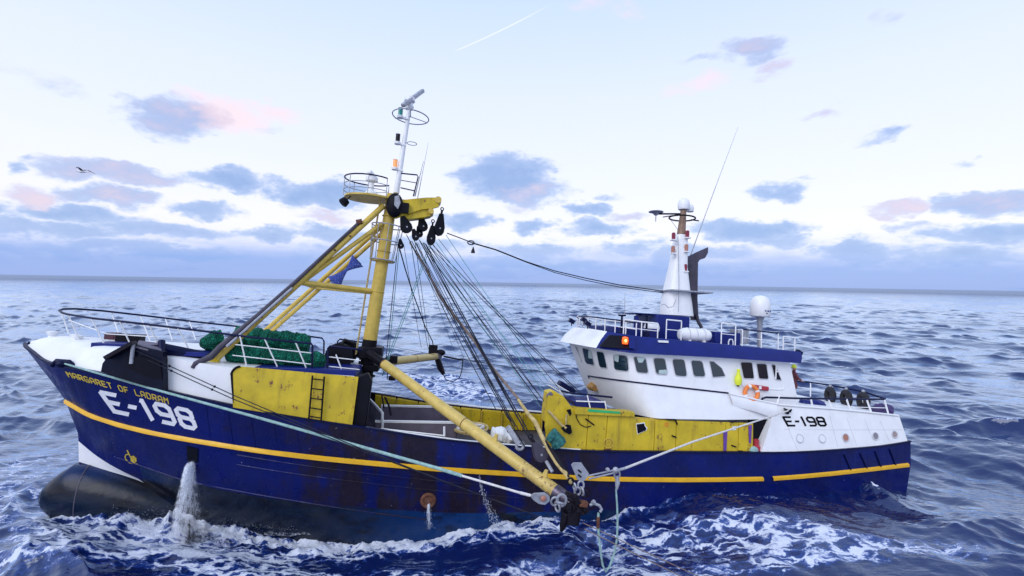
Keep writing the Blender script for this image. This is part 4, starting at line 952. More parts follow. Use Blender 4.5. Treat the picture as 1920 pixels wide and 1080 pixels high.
mb = MB(); c = P(1230,399,0); mb.lathe([(.08,-.15),(.2,-.02),(.42,.04),(.4,.07)], c, n=14); mb.tube([c-Vector((0,0,.1)), c-Vector((0,0,.5))], .03, 6); part(mb, 'antenna_dish', M['galv'], amast)
for (u,v,lm) in ((1263,441,'lamp_maroon'),(1289,437,'lamp_maroon'),(1262,466,'port_o'),(1287,463,'port_o'),(1285,500,'lamp_maroon'),(1284,530,'lamp_maroon')):
    c = P(u,v,-.4); mb = MB(); mb.box(c-Vector((0,0,.28)), (.3,.3,.06)); mb.bar(c-Vector((0,0,.28)), Vector((P(1277,v,0).x, 0, c.z-.28)), .06, .05); part(mb, 'light_bracket', M['whitec'], amast)
    mb = MB(); mb.lathe([(.1,-.25),(.11,0),(.1,.12),(.03,.16)], c, n=10); part(mb, 'mast_light', M[lm], amast)
mb = MB(); mb.tube([P(1268,560,-.85),P(1262,575,-.95),P(1253,577,-1),P(1246,570,-1),P(1240,572,-1)], .02, 5); mb.tube([P(1271,445,-.4),P(1273,530,-.7),P(1272,585,-1.0)], .02, 5); part(mb, 'cable', M['galv'], amast)
# exhaust stack with slanted outlet
ex = MB(); c0_, c1_, c2_ = P(1304,596,.9), P(1301,484,.9), P(1322,470,.9)
def sq(c, hx, hy, tilt): return [c+Vector((hx*a_*math.cos(tilt), hy*b_, hx*a_*math.sin(tilt))) for a_,b_ in ((-1,-1),(1,-1),(1,1),(-1,1))]
ex.grid([[P(1295,600,y) for y in (.55,)]+[P(1310,600,.55),P(1310,600,1.25),P(1295,600,1.25)], [P(1287,560,.5),P(1308,560,.5),P(1308,560,1.3),P(1287,560,1.3)], [P(1287,492,.5),P(1309,492,.5),P(1309,492,1.3),P(1287,492,1.3)], [P(1289,481,.5),P(1312,487,.5),P(1312,487,1.3),P(1289,481,1.3)], [P(1303,474,.55),P(1322,484,.55),P(1322,484,1.25),P(1303,474,1.25)], [P(1328,463,.6),P(1327.5,474,.6),P(1327.5,474,1.2),P(1328,463,1.2)]], closed=True)
exs = part(ex, 'exhaust_stack', M['smoke'], smooth=30, bevel=.05)
mb = MB(); mb.tube([P(1306,590,.5),P(1309,603,.4),P(1316,615,.3)], .1, 8); part(mb, 'exhaust_elbow', M['smoke'], exs)
q = MB(); q.tube([P(1295,478,.9), P(1340,355,.9), P(1384,238,.9)], [.03,.02,.008], 6); part(q, 'whip_antenna', M['galv'])
# satellite dome on its pedestal
db = P(1424,650,-.6); dt = P(1425,592,-.6)
mb = MB(); mb.tube([db, dt-Vector((0,0,.35)), dt], [.13,.14,.28], 14); ped = part(mb, 'dome_pedestal', M['galv'])
mb = MB(); R_ = .53; mb.lathe([(R_*.9,-.06),(R_,0),(R_,.55),(R_*.94,.8),(R_*.74,1.02),(R_*.4,1.14),(.01,1.17)], dt, n=28); dome = part(mb, 'satellite_dome', M['dome'], ped, smooth=60)
for i in range(10):
    if i in (5,): continue
    a = math.radians(-100 + 7.2*i); c = dt + Vector(((R_+.004)*math.cos(a), (R_+.004)*math.sin(a), .27)); q = MB(); q.box(c, (.035,.03,.05 if i % 3 else .09), Matrix.Rotation(a,3,'Z')); part(q, 'dome_mark', M['blue'], ped)
q = MB(); a = math.radians(-88); q.box(dt+Vector((R_*math.cos(a)+.002, R_*math.sin(a)-.002, .14)), (.1,.02,.05)); part(q, 'dome_mark', M['navy'], ped)

# ================================================================== yellow house side
ys = lambda u, v, o=0.: P(u, v, -4.16 - o)
top = pchip([1020,1030,1060,1078,1120,1190], [772,742,744,766,770,773])
SP = [([(1022,800),(1028,742),(1058,745),(1074,766),(1104,769),(1098,846),(1028,838)]), ([(1105,769),(1140,771),(1133,847),(1099,846)]), ([(1141,771),(1189.5,774),(1190,786),(1228,788),(1225,848),(1134,847)]),
      ([(1229,788),(1268,789),(1266,849),(1226,848)]), ([(1269,789),(1361,792),(1358,850),(1267,849)]), ([(1362,792),(1385,793),(1383,851),(1359,850)]), ([(1386,793),(1412,794),(1411,851),(1384,851)])]
for q in SP:
    mb = MB(); mb.prism([ys(u,v) for u,v in q], (0,.12,0)); part(mb, 'side_plate', M['yellow'], smooth=0, bevel=.012)
mb = MB(); mb.prism([P(u,v,-4.0) for u,v in [(1024,843),(1024,770),(1080,775),(1412,797),(1412,849)]], (0,.1,0)); hs_ = part(mb, 'house_side_backing', M['yellow_p'], smooth=0)
mb = MB(); mb.prism([P(1078,765,-4.28),P(1190,773,-4.28),P(1190,782,-4.28),P(1078,777,-4.28)], (0,.6,0)); part(mb, 'house_ledge', M['yellow'], smooth=0, bevel=.02)
mb = MB(); mb.prism([P(1103,767,-4.3),P(1163,772,-4.3),P(1163,776,-4.3),P(1103,772,-4.3)], (0,.5,.0)); part(mb, 'green_ledge', M['green'], smooth=0)
def patch(q, m, name, o=.03, th=.03): mb = MB(); mb.prism([ys(u,v,o) for u,v in q], (0,th,0)); return part(mb, name, m, hs_, smooth=0)
patch([(1192.5,794.5),(1208.5,792),(1210,798),(1214,802.5),(1212.5,807),(1195,814.5)], M['whitec'], 'opening_edge', .02)
patch([(1194,796),(1207.5,794),(1209,799),(1212,803),(1211,807),(1196,813)], M['letter_k'], 'opening', .04)
patch([(1057,800),(1063,796),(1070,797),(1073,811),(1068,815),(1058,810),(1052,803)], M['letter_k'], 'opening', .25)
patch([(1062,769),(1070,767),(1072,775),(1069,781)], M['letter_k'], 'opening', .25)
patch([(1132,842),(1146,842),(1144,846),(1134,846)], M['rust'], 'scupper', .03)
mb = MB(); mb.torus(ys(1141,831,.03), .22, .02, (0,1,0)); mb.torus(ys(1141,831,.03), .1, .015, (0,1,0)); part(mb, 'round_hatch', M['yellow_p'], hs_)
for a,b in (((1247.5,793.5),(1252.5,794)),((1252.5,794),(1252,799)),((1252,799),(1247,798.5)),((1247,798.5),(1247.5,793.5))):
    mb = MB(); mb.bar(ys(*a,.02), ys(*b,.02), .02, .025); part(mb, 'square_mark', M['orange'], hs_)
for (a,b) in (((1098,785),(1114,797)),((1267,789),(1270,796)),((1370,792),(1381,789)),((1372,835),(1380,838)),((1260,817),(1268,820)),((1384,846),(1392,846)),((1250,786.5),(1268,788))):
    mb = MB(); mb.tube([ys(*a,.06), ys(*b,.06)], .035, 6); part(mb, 'clip_handle', M['black'], hs_)
mb = MB(); mb.tube([ys(u,v,.05) for u,v in ((1079,768),(1081,784),(1088,796),(1098,801),(1108,799))], .022, 6); part(mb, 'hose', M['iron'], hs_)
for (q) in ([(1357,808),(1364,806),(1362,845),(1357,846)],[(1404,798),(1410,797),(1408,832),(1405,830)]): patch(q, M['violet'], 'hanging_strap', .05)
patch([(1373,800),(1381,799),(1380,806),(1374,807)], M['whitec'], 'notice', .03, .01)
# black panel in place of the shaded passage behind the house, and red valve
mb = MB(); mb.prism([P(u,v,-3.75) for u,v in [(1405,786),(1456,780),(1450,851),(1405,851)]], (0,.1,0)); part(mb, 'passage_shade_panel', M['letter_k'])
mb = MB(); mb.lathe([(.2,0),(.2,.25),(.12,.3),(.14,.55),(.02,.6)], P(1417,846,-4.0), n=12); part(mb, 'deck_valve', M['red'])
mb = MB(); mb.ball(P(1412,844,-4.1), (.26,.2,.2)); part(mb, 'float', M['pale_rope'])
# forward corner: gallows with blocks
mb = MB(); mb.prism([P(u,v,-4.0) for u,v in [(1026,735),(1038,732),(1058,744),(1062,768),(1050,790),(1032,800),(1020,790)]], (0,.6,0)); gal = part(mb, 'gallows', M['yellow'], smooth=0, bevel=.04)
mb = MB(); mb.prism([P(u,v,-4.05) for u,v in [(1048,747),(1061,751),(1061,768),(1048,762)]], (0,.04,0)); part(mb, 'gallows_opening', M['iron'], gal)
mb = MB(); mb.prism([P(u,v,-4.08) for u,v in [(1025,741),(1032,734),(1037,738),(1035,751),(1027,749)]], (0,.1,0)); part(mb, 'gallows_bracket', M['grey'], gal, bevel=.03)
mb = MB(); mb.tube([P(1028,770,-4.2),P(1040,783,-4.25),P(1052,796,-4.3),P(1062,803,-4.4)], .06, 8); mb.tube([P(1063,776,-4.3),P(1061,786,-4.3),P(1062,797,-4.3)], .04, 6); part(mb, 'gallows_chain', M['tan'], gal)
# blue platform in front of the house
mb = MB(); mb.prism([P(u,v,-3.85) for u,v in [(1076,752),(1134,754),(1141,768),(1104,768),(1079,762)]], (0,1.6,0)); bp = part(mb, 'blue_platform', M['blue'], smooth=0, bevel=.03)
mb = MB(); mb.tube([P(1052,733,-2.5),P(1075,738,-3.5),P(1090,739,-3.9),P(1148,745,-3.95)], .045, 8); part(mb, 'platform_rail', M['navy'], bp)
for pts in ([(1101,741),(1107,767)],[(1134,752),(1137,768)],[(1080,752),(1134,754)]):
    mb = MB(); mb.tube([P(u,v,-3.95) for u,v in pts], .03, 6); part(mb, 'platform_post', M['whitec'], bp)
for pts in ([(1030,712),(1045,722),(1075,740)],[(1047,724),(1055,745)],[(1028,722),(1060,740)]):
    mb = MB(); mb.tube([P(u,v,-2.6) for u,v in pts], .03, 6); part(mb, 'platform_post', M['whitec'], bp)
mb = MB(); mb.box(P(1062,726,-2.2), (.9,.5,.25), Matrix.Rotation(.5,3,'Y')); part(mb, 'blue_cover', M['navy'], bp, bevel=.05)

# ================================================================== aft house
def yA(x, z): return -4.28 + (z-2.5)*.17 + max(0, x-13)*.035
def on_aft(u, v, o=0.):
    p = P(u, v, -4)
    for _ in range(20): p = P(u, v, yA(p.x, p.z))
    return p + Vector((0, -o, o*.17))
side_px = [(1427,850),(1454,785),(1440,776),(1375,763),(1367,739),(1400,746),(1465,760),(1510,763.5),(1557,767),(1620,773),(1685,780),(1694,802),(1700,826),(1640,838),(1530,845)]
ab = MB()
cols = []
botf = pchip([1425,1530,1640,1704], [850,845,838.5,827]); topf = pchip([1367,1400,1465,1510,1557,1620,1685], [739,746,760,763.5,767,773,780])
for i in range(25):   # ruled strips from the slanted leading edge to the raked stern
    s_ = i/24; ut = 1456 + (1686-1456)*s_; ub = 1427 + (1702-1427)*s_; col = []
    for j in range(9):
        g = j/8; u = ub + (ut-ub)*g; v = botf(ub)*(1-g) + topf(ut)*g; col.append(on_aft(u, v))
    cols.append(col)
for sg in (1,-1): ab.grid([[Vector((p.x, p.y*sg, p.z)) for p in c] for c in cols])
tl_ = [c[-1] for c in cols]; ab.grid([[p, Vector((p.x, -p.y, p.z))] for p in tl_])
e_ = cols[-1]; ab.grid([[p, Vector((p.x, -p.y, p.z))] for p in e_]); e_ = cols[0]; ab.grid([[p, Vector((p.x, -p.y, p.z))] for p in e_])
aft = part(ab, 'aft_house', M['white'], smooth=30)
mb = MB()
wing = [[on_aft(1367 + 89*i/10, topf(1367+89*i/10), .02) for i in range(11)], [on_aft(1371 + 85*i/10, topf(1371+85*i/10)*.45 + (763+22*(i/10)**1.4)*.55, .08) for i in range(11)], [on_aft(1374 + 80*i/10, 763 + 22*(i/10)**1.4, -.02) for i in range(11)], [on_aft(1374 + 80*i/10, 763 + 22*(i/10)**1.4, -.02)+Vector((0,.55,.12)) for i in range(11)], [on_aft(1367 + 89*i/10, topf(1367+89*i/10), .02)+Vector((0,.16,0)) for i in range(11)]]
mb.grid(wing + [wing[0]]); part(mb, 'bridge_wing', M['whitec'], smooth=40)
mb = MB(); mb.tube([on_aft(u, topf(u), .02)+Vector((0,0,.02)) for u in (1367,1400,1430,1465,1510,1557,1620,1684)], .05, 8); part(mb, 'aft_gunwale', M['whitec'], aft)
for q in ([(1476,795),(1484,818),(1497,847)],[(1556,780),(1562,805),(1571,838)],[(1588,783),(1596,808),(1606,835)],[(1621,786),(1630,810),(1640,832)],[(1650,789),(1659,808),(1667,826)],[(1470,805),(1560,806),(1690,806)]):
    mb = MB(); mb.tube([on_aft(u,v,-.004) for u,v in q], .013, 5); part(mb, 'plate_seam', M['gasket'], aft)
for (u,v,rr,gm) in ((1499,822,.19,'whitec'),(1541,822,.19,'whitec'),(1585,820.5,.19,'port_o'),(1641,817.5,.18,'port_g'),(1677,814.5,.17,'port_t')):
    c = on_aft(u,v,.01); n_ = Vector((0,-1,.17)).normalized()
    mb = MB(); mb.torus(c, rr, .035, n_, 22, 7); pr_ = part(mb, 'porthole', M['gasket'], aft)
    mb = MB(); mb.lathe([(rr*.95,0),(rr*.9,.02)], c, n_, 22); part(mb, 'porthole_glass', M[gm], aft)
lettering('E-198', (1468,782), (1543,783), (1477,798), (1549,798), 0, .4, 3.6, M['letter_k'], lambda u,v,o: on_aft(u,v,o), aft, {'-': .55, '1': .5})
mb = MB(); mb.lathe([(.1,0),(.12,.1),(.05,.18)], on_aft(1474,772), (0,-1,.1), 10); mb.bar(on_aft(1467,766,.1), on_aft(1480,772,.1), .05, .07); mb.bar(on_aft(1470,774,.12), on_aft(1481,768,.12), .05, .06); part(mb, 'rope_cleat', M['iron'], aft)
# rails round the stern
pr0 = [P(1427,752,-3.85),P(1430,747,-3.85),P(1437,745,-3.85),P(1500,747,-3.75),P(1580,748,-3.6),P(1658,748.5,-3.45)]
tr0 = PX(1490,714,20.0)
tr_ = [PX(u,v,20.15) for u,v in ((1488,714),(1520,717),(1555,722),(1587,728),(1618,734),(1660,748))]
st = rail_run('stern_rail', pr0 + [], [(P(1553,748,-3.6),P(1560,767,-3.7)),(P(1587,748,-3.6),P(1595,771,-3.7)),(P(1625,748.5,-3.5),P(1634,775,-3.6)),(P(1658,749,-3.45),P(1666,778,-3.55)),(P(1461,741,-3.8),P(1457,757,-3.9)),(P(1520,747,-3.7),P(1524,764,-3.75))],
     [[P(1557,762,-3.6),P(1664,765,-3.5)]], .05, 'navy', 'whitec', .045)
st2 = rail_run('stern_rail', tr_, [(p, Vector((p.x, p.y, 4.3))) for p in tr_[:-1]], [[p-Vector((0,0,.4)) for p in tr_]], .05, 'navy', 'whitec', .04)

# ================================================================== rigging
def sagline(a, b, sag=0., n=8):
    return [a.lerp(b, i/n) - Vector((0,0,sag*4*(i/n)*(1-i/n))) for i in range(n+1)]
def wire(p0, p1, r=.014, m='wire', sag=.05, name='rigging_wire', n=8):
    q = MB(); q.tube(sagline(p0, p1, sag, n), r, 6); return part(q, name, M[m])
WIRES = [ # photo pixel and depth of each end
 (746,460,.2, 722,690,.8,.016,'wire'),(749,462,.2, 727,682,.9,.014,'teal_rope'),(804,462,0, 716,697,.6,.014,'teal_rope'),(808,460,0, 721,694,.6,.014,'teal_rope'),
 (770,452,.3, 802,650,8.6,.014,'wire'),(778,452,.3, 806,650,8.6,.012,'wire'),(782,455,.3, 852,660,7,.010,'teal_rope'),
 (762,440,-.3, 984,838,-7.6,.016,'wire'),(772,452,-.3, 966,800,-7.2,.016,'wire'),(780,455,-.3, 972,806,-7.2,.014,'wire'),(786,450,-.3, 986,800,-7.3,.017,'wire'),
 (793,455,-.3, 1000,836,-7.9,.018,'wire'),(797,457,-.3, 1008,840,-7.9,.016,'wire'),
 (801,455,-.2, 1016,760,-3.6,.014,'wire'),(795,455,-.2, 1020,752,-3.6,.014,'wire'),(806,462,-.1, 1086,738,-3.2,.014,'wire'),(812,460,-.1, 1092,740,-3.4,.016,'wire'),
 (818,455,0, 1046,770,-3.9,.012,'teal_rope'),(836,440,0, 1028,716,-2.4,.013,'teal_rope'),(800,465,.1, 1012,760,-3,.010,'teal_rope'),
 (790,455,.1, 995,736,2.5,.010,'wire'),(728,672,1.0, 726,712,.9,.02,'wire'),
 (788,452,-.3, 958,790,-7.1,.013,'wire'),(776,450,-.3, 952,784,-7.0,.013,'wire'),(799,458,-.3, 1004,842,-7.9,.013,'wire'),(812,458,-.2, 1030,766,-3.8,.012,'wire'),(790,458,-.1, 1008,748,-2.6,.012,'wire'),(766,448,-.3, 930,768,-6.6,.013,'wire'),(822,448,0, 1060,742,-3.0,.011,'wire'),(804,460,.1, 1040,742,-1.5,.010,'teal_rope'),(784,455,.2, 870,672,8.6,.010,'wire'),(757,458,.2, 790,652,8.4,.011,'wire'),
 (866,672,8.8, 1060,702,3.2,.014,'wire'),(735,650,4.2, 1040,700,3.8,.010,'wire'),(722,688,1.2, 1062,770,3.8,.010,'wire')]
for (u0_,v0_,y0,u1_,v1_,y1,r,m_) in WIRES:
    wire(P(u0_,v0_,y0), P(u1_,v1_,y1), r*1.25, m_, .08)
q = MB(); q.tube([P(748,462,.2),P(760,505,2.2),P(775,552,4.5),P(797,612,7),P(811,640,8.6),P(814,662,8.9)], .035, 8); part(q, 'topping_lift', M['wire'])
# thick chafed strop from the mast to the boom end
pts = [P(*a) for a in ((768,455,-.4),(798,500,-1.2),(822,552,-2.3),(850,590,-3.1),(890,640,-4.2),(922,688,-5.2),(955,728,-6),(972,748,-6.4))]
q = MB(); q.tube(pts, [.03,.05,.06,.065,.065,.06,.055,.05], 10); part(q, 'chafed_strop', M['brown_rope'])
pts = [P(*a) for a in ((972,748,-6.4),(990,775,-6.9),(1003,790,-7.2),(1018,820,-7.7),(1032,845,-8.1),(1046,868,-8.5),(1060,888,-8.8),(1074,908,-9.0))]
q = MB(); q.tube([p + Vector((random.uniform(-.03,.03),0,random.uniform(-.03,.03))) for p in pts], [.055,.075,.085,.08,.09,.075,.08,.05], 10); part(q, 'chafed_strop', M['tan'])
q = MB(); q.tube([P(1004,800,-7.3), P(1045,862,-8.5), P(1066,895,-8.9)], .06, 8); part(q, 'chafed_strop', M['iron'])
# aft stay between the masts: doubled wire with a ring and bell
sa = [(838,437),(862,446),(885,455),(930,468),(985,490),(1040,508),(1100,522),(1160,534),(1243,546)]
q = MB(); q.tube([P(u,v,0) for u,v in sa], .028, 6); stay = part(q, 'mast_stay', M['wire'])
q = MB(); q.tube([P(u,v+ (4 if i in (4,5) else 3 if i in (3,6) else 1),.15) for i,(u,v) in enumerate(sa[2:])], .022, 6); part(q, 'mast_stay', M['wire'])
q = MB(); q.torus(P(883,455,0), .17, .03, (0,1,.2), 16, 6, squash=.6); q.lathe([(.02,.2),(.05,.1),(.09,0),(.11,-.12)], P(887,470,0), n=8); part(q, 'stay_ring', M['iron'], stay)
# boom guys
gp_ = [P(118,681,-2.2)] + [P(*a) for a in ((187,701,-3.05),(300,733,-4.0),(480,782,-5.0),(650,830,-6.2),(820,878,-7.7),(866,892,-8.1))]
q = MB(); q.tube(gp_, [.035,.04,.045,.052,.056,.06,.06], 10); part(q, 'guy_rope', M['pale_rope'])
q = MB(); q.tube([P(866,892,-8.1), P(975,924,-9.1)], .04, 8); q.tube([P(975,924,-9.1), P(995,929,-9.2)], .05, 8); part(q, 'guy_rope', M['white_rope'])
for (a, b, c_) in (((252,656,-3.9),(440,742,-4.6),(985,960,-9.2)),((262,668,-3.9),(432,746,-4.6),(1010,968,-9.2))):
    q = MB(); A, B, C_ = P(*a), P(*b), P(*c_); q.tube([A, A.lerp(B,.5), B, B.lerp(C_,.25)-Vector((0,0,.05)), B.lerp(C_,.5)-Vector((0,0,.08)), B.lerp(C_,.75)-Vector((0,0,.06)), C_], .018, 6); gw = part(q, 'guy_wire', M['wire'])
    for f in (.35,.8):
        q = MB(); q.ball(A.lerp(B,f), (.05,.05,.05), 6, 5); part(q, 'wire_clamp', M['iron'], gw)
q = MB(); q.tube([on_aft(1474,770,.14), P(1300,828,-6.4), P(1172,878,-8.9)], [.035,.04,.045], 8); part(q, 'guy_rope', M['white_rope'])
ge = MB(); ge.tube([P(1172,878,-8.9), P(1150,884,-9.0)], .05, 8); ge.tube([P(1150,882,-9.0), P(1104,892,-9.1)], .03, 6); ge.tube([P(1150,887,-9.0), P(1104,898,-9.1)], .03, 6); ge.ball(P(1154,882,-9.0), (.11,.1,.12), 8, 6); ge.torus(P(1157,890,-9.0), .1, .035, (0,1,0), 12, 6, squash=1.3); ge.tube([P(1157,893,-9.0),P(1158,905,-9.0),P(1156,918,-9.0)], [.06,.09,.04], 8); ge.lathe([(.06,0),(.06,.1)], P(1138,880,-9.05), (0,-1,.3), 8)
part(ge, 'guy_shackle', M['galv'])
lp = [P(*a) for a in ((1155,918,-9.0),(1157,945,-9.0),(1158,975,-9.0),(1157,1010,-9.0),(1151,1040,-9.05),(1143,1062,-9.1),(1136,1072,-9.12),(1130,1060,-9.12),(1126,1035,-9.15),(1123,1005,-9.15),(1121,985,-9.15),(1122,962,-9.2))]
q = MB(); q.tube(lp, [.03,.035,.036,.036,.036,.036,.036,.036,.036,.04,.05,.04], 8); part(q, 'rope_loop', M['pale_rope'])
q = MB(); q.tube([P(1121,990,-9.15),P(1122,968,-9.18)], .055, 8); part(q, 'loop_splice', M['rust'])
for (a, b) in (((1092,980,-9.1),(1330,1090,-9.5)),((1096,992,-9.1),(1300,1092,-9.8))):
    A, B = P(*a), P(*b); q = MB(); q.tube([A, A.lerp(B,.5), B], .016, 6); part(q, 'trawl_warp', M['brown_rope'])
# small gear on the far boom's end
q = MB(); q.tube([P(820,672,9),P(826,690,9),P(832,702,9)], [.2,.22,.12], 8); q.box(P(812,655,8.9), (.6,.3,.6)); q.tube([P(806,650,8.9),P(812,662,8.9)], .14, 8); q.ball(P(826,661,9), (.35,.25,.22)); q.tube([P(832,668,9),P(850,672,9),P(868,675,8.9)], .06, 6); q.tube([P(868,675,8.9),P(866,695,9),P(862,708,9),P(848,716,9),P(836,712,9),P(830,700,9)], .035, 6); part(q, 'boom_end_gear', M['iron'], fb)
q = MB(); q.tube([P(714,690,.8),P(720,678,.8),P(727,668,.9),P(722,690,.8),P(716,706,.8),P(726,692,.8),P(720,672,.8)], .05, 6); part(q, 'teal_lashing', M['teal_rope'])
q = MB(); q.box(P(738,674,1.2), (.4,.5,.4)); part(q, 'boom_heel', M['iron'], fb, bevel=.04)
q = MB(); q.box(P(735,709,.9), (.35,.3,.22)); part(q, 'hanging_weight', M['iron'], bevel=.04)
# net winch on the forecastle
wn = MB(); c = P(645,660,-.6)
for dy in (-.9, .9): wn.lathe([(.1,0),(.62,.02),(.62,.1),(.1,.12)], c+Vector((-.1,dy,-.15)), (0,1,0), 22)
wn.lathe([(.3,-.9),(.3,.9)], c+Vector((-.1,0,-.15)), (0,1,0), 18); winch = part(wn, 'net_winch', M['black'])
q = MB(); q.box(c+Vector((0,0,-.75)), (1.3,2.1,.3)); part(q, 'winch_bed', M['black'], winch)
q = MB(); q.tube([c+Vector((-.45,.9,0)), c+Vector((-.1,.9,.5)), c+Vector((.35,.9,.35)), c+Vector((.5,.9,-.3))], .12, 8); part(q, 'brake_band', M['black'], winch)
q = MB(); q.ball(P(632,701,-2.9), (.45,.3,.22), 10, 6); part(q, 'white_cover', M['whitec'], winch)

# ================================================================== things on board
def lumpy(path, rad, n=22, amp=.05, seed=0, flat=1.0, k=26):
    rs_ = random.Random(seed); mb = MB(); pts = [Vector(p) for p in path]; rows = []
    for i in range(k+1):
        f = i/k*(len(pts)-1); j = min(int(f), len(pts)-2); c = pts[j].lerp(pts[j+1], f-j)
        d = (pts[j+1]-pts[j]).normalized(); a = d.cross(Vector((0,0,1))).normalized(); b = a.cross(d)
        e = min(1, math.sqrt(max(0, 1-((i/k-.5)/.5)**12))+.03); r_ = rad*e*(1+.07*math.sin(i*.7+seed)+.03*math.sin(i*1.9+seed*2))
        rows.append([c + (a*math.cos(2*math.pi*t/n) + b*math.sin(2*math.pi*t/n)*flat)*r_*(1+rs_.uniform(-amp,amp)+amp*2*math.sin(t*1.7+i*.35+seed)) for t in range(n)])
    mb.grid(rows, closed=True); mb.F.append(tuple(range(n))[::-1]); mb.F.append(tuple(range(k*n,(k+1)*n))); mb.M += [0,0]; return mb
def lashings(path, rad, fs, parent, base):
    for f in fs:
        j = min(int(f*(len(path)-1)), len(path)-2); c = Vector(path[j]).lerp(Vector(path[j+1]), f*(len(path)-1)-j); d = Vector(path[j+1])-Vector(path[j])
        q = MB(); q.torus(c, rad*1.07, .025, d, 16, 5); o = q.build('lashing', M['net'], parent, origin=base); o.location = (0,0,0)
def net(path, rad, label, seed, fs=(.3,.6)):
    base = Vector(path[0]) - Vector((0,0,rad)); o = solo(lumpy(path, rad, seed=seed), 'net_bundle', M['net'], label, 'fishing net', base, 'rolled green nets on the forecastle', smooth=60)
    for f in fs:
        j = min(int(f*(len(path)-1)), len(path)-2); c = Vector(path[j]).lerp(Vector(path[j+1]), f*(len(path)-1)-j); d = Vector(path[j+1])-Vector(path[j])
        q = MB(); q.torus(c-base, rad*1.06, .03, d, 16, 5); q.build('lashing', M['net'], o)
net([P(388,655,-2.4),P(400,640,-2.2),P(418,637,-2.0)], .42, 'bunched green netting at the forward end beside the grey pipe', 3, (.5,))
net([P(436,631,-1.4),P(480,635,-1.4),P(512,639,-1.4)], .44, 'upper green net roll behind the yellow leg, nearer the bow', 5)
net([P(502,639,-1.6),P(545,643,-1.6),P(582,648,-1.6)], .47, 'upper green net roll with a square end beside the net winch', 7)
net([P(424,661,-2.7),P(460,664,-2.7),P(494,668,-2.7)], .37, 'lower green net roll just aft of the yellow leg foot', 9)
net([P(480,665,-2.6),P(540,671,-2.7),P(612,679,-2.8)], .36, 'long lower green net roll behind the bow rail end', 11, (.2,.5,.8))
# dark crates on the bow deck
for (u,v,y,sx,lab,cc) in ((210,638,.2,.38,'small dark red crate on the white bow deck, nearer the stem','red'),(244,641,-.2,.95,'wide black crate with a red end on the white bow deck','black')):
    base = P(u,v,y)-Vector((0,0,.2)); mb = MB(); mb.box(base+Vector((0,0,.25)), (sx,.55,.5)); mb.box(base+Vector((0,0,.52)), (sx+.06,.6,.05)); o = solo(mb, 'deck_crate', M[cc] if cc == 'black' else mat('maroon_plastic',(.07,.015,.03),.5,.2), lab, 'crate', base, 'crates on the bow deck', bevel=.02)
    if cc == 'black':
        q = MB(); q.box((-sx/2-.012,0,.25), (.02,.45,.4)); q.build('end_panel', M['red'], o)
# blocks
def block(u, v, y, hgt, wid, label, tilt=(0,0), m='black', up=None, where='pulley blocks in the rigging', shk=True):
    base = P(u, v, y); t = thing('pulley_block', label, 'pulley block', base, where)
    R3 = Matrix.Rotation(math.radians(tilt[0]),3,'Y') @ Matrix.Rotation(math.radians(tilt[1]),3,'Z')
    prof = [(-.18,.5),(.18,.5),(.5,-.1),(.47,-.33),(.28,-.48),(0,-.53),(-.28,-.48),(-.47,-.33),(-.5,-.1)]
    for sy in (-.16, .08):
        q = MB(); q.prism([R3 @ Vector((x*wid, sy*wid, z*hgt)) for x,z in prof], R3 @ Vector((0,.09*wid,0))); q.build('cheek_plate', M[m], t, bevel=.015)
    q = MB(); q.lathe([(.06,-.1*wid),(.40*wid,-.1*wid),(.34*wid,0),(.40*wid,.1*wid),(.06,.1*wid)], R3 @ Vector((0,0,-.18*hgt)), R3 @ Vector((0,1,0)), 18); q.build('sheave', M['iron'], t)
    q = MB(); q.tube([R3 @ Vector((0,-.2*wid,-.18*hgt)), R3 @ Vector((0,.2*wid,-.18*hgt))], .05*wid+.02, 8); q.build('axle_pin', M['galv'], t)
    if shk:
        q = MB(); q.torus(R3 @ Vector((0,0,.58*hgt)), .09, .03, R3 @ Vector((1,0,0)), 12, 6); q.torus(R3 @ Vector((0,0,.58*hgt+.15)), .08, .028, R3 @ Vector((0,1,0)), 12, 6); q.build('shackle', M['iron'], t)
    return t
block(825,421,-.1,1.15,.52,'largest black pulley block, hung farthest aft from the mast head arm',(4,20))
block(809,441,-.1,1.0,.45,'black pulley block hung just below and forward of the largest one',(2,10))
block(792,420,.1,.75,.5,'squat black pulley block under the middle of the mast head arm',(-15,20),shk=False)
block(778,440,-.2,.6,.36,'small black pulley block lowest in the mast head cluster',(-20,15),shk=False)
block(786,434,.3,.6,.34,'small black pulley block between the squat one and the rigging wires',(-15,10),shk=False)
block(760,421,-.4,.85,.58,'broad black pulley block closest to the yellow mast head',(-25,15),shk=False)
block(751,457,-.2,.5,.3,'slim black pulley block beside the mast cage',(-10,10),shk=False)
block(1010,846,-8.0,.78,.5,'battered grey-violet pulley block above the boom end',(-32,15),'smoke',where='pulley blocks on the boom')
tb_ = thing('pulley_block', 'long galvanised twin-cheek block standing on the boom tube', 'pulley block', P(975,832,-7.4), 'pulley blocks on the boom')
a, b = P(952,800,-7.2)-P(975,832,-7.4), P(972,832,-7.4)-P(975,832,-7.4)
for dy in (-.09,.09):
    q = MB(); q.bar(a+Vector((0,dy,0)), b+Vector((0,dy,0)), .05, .2); q.build('cheek_plate', M['galv'], tb_, bevel=.02)
q = MB(); q.torus(P(975,836,-7.4)-P(975,832,-7.4), .13, .06, (0,1,0), 14, 8); q.build('eye', M['galv'], tb_)
q = MB(); q.lathe([(.02,-.05),(.12,-.05),(.09,0),(.12,.05),(.02,.05)], a.lerp(b,.2), (0,1,0), 14); q.build('sheave', M['iron'], tb_)
q = MB(); q.tube([P(1024,865,-8.2)-P(975,832,-7.4), P(1036,885,-8.5)-P(975,832,-7.4)], .06, 8); q.build('link', M['galv'], tb_)
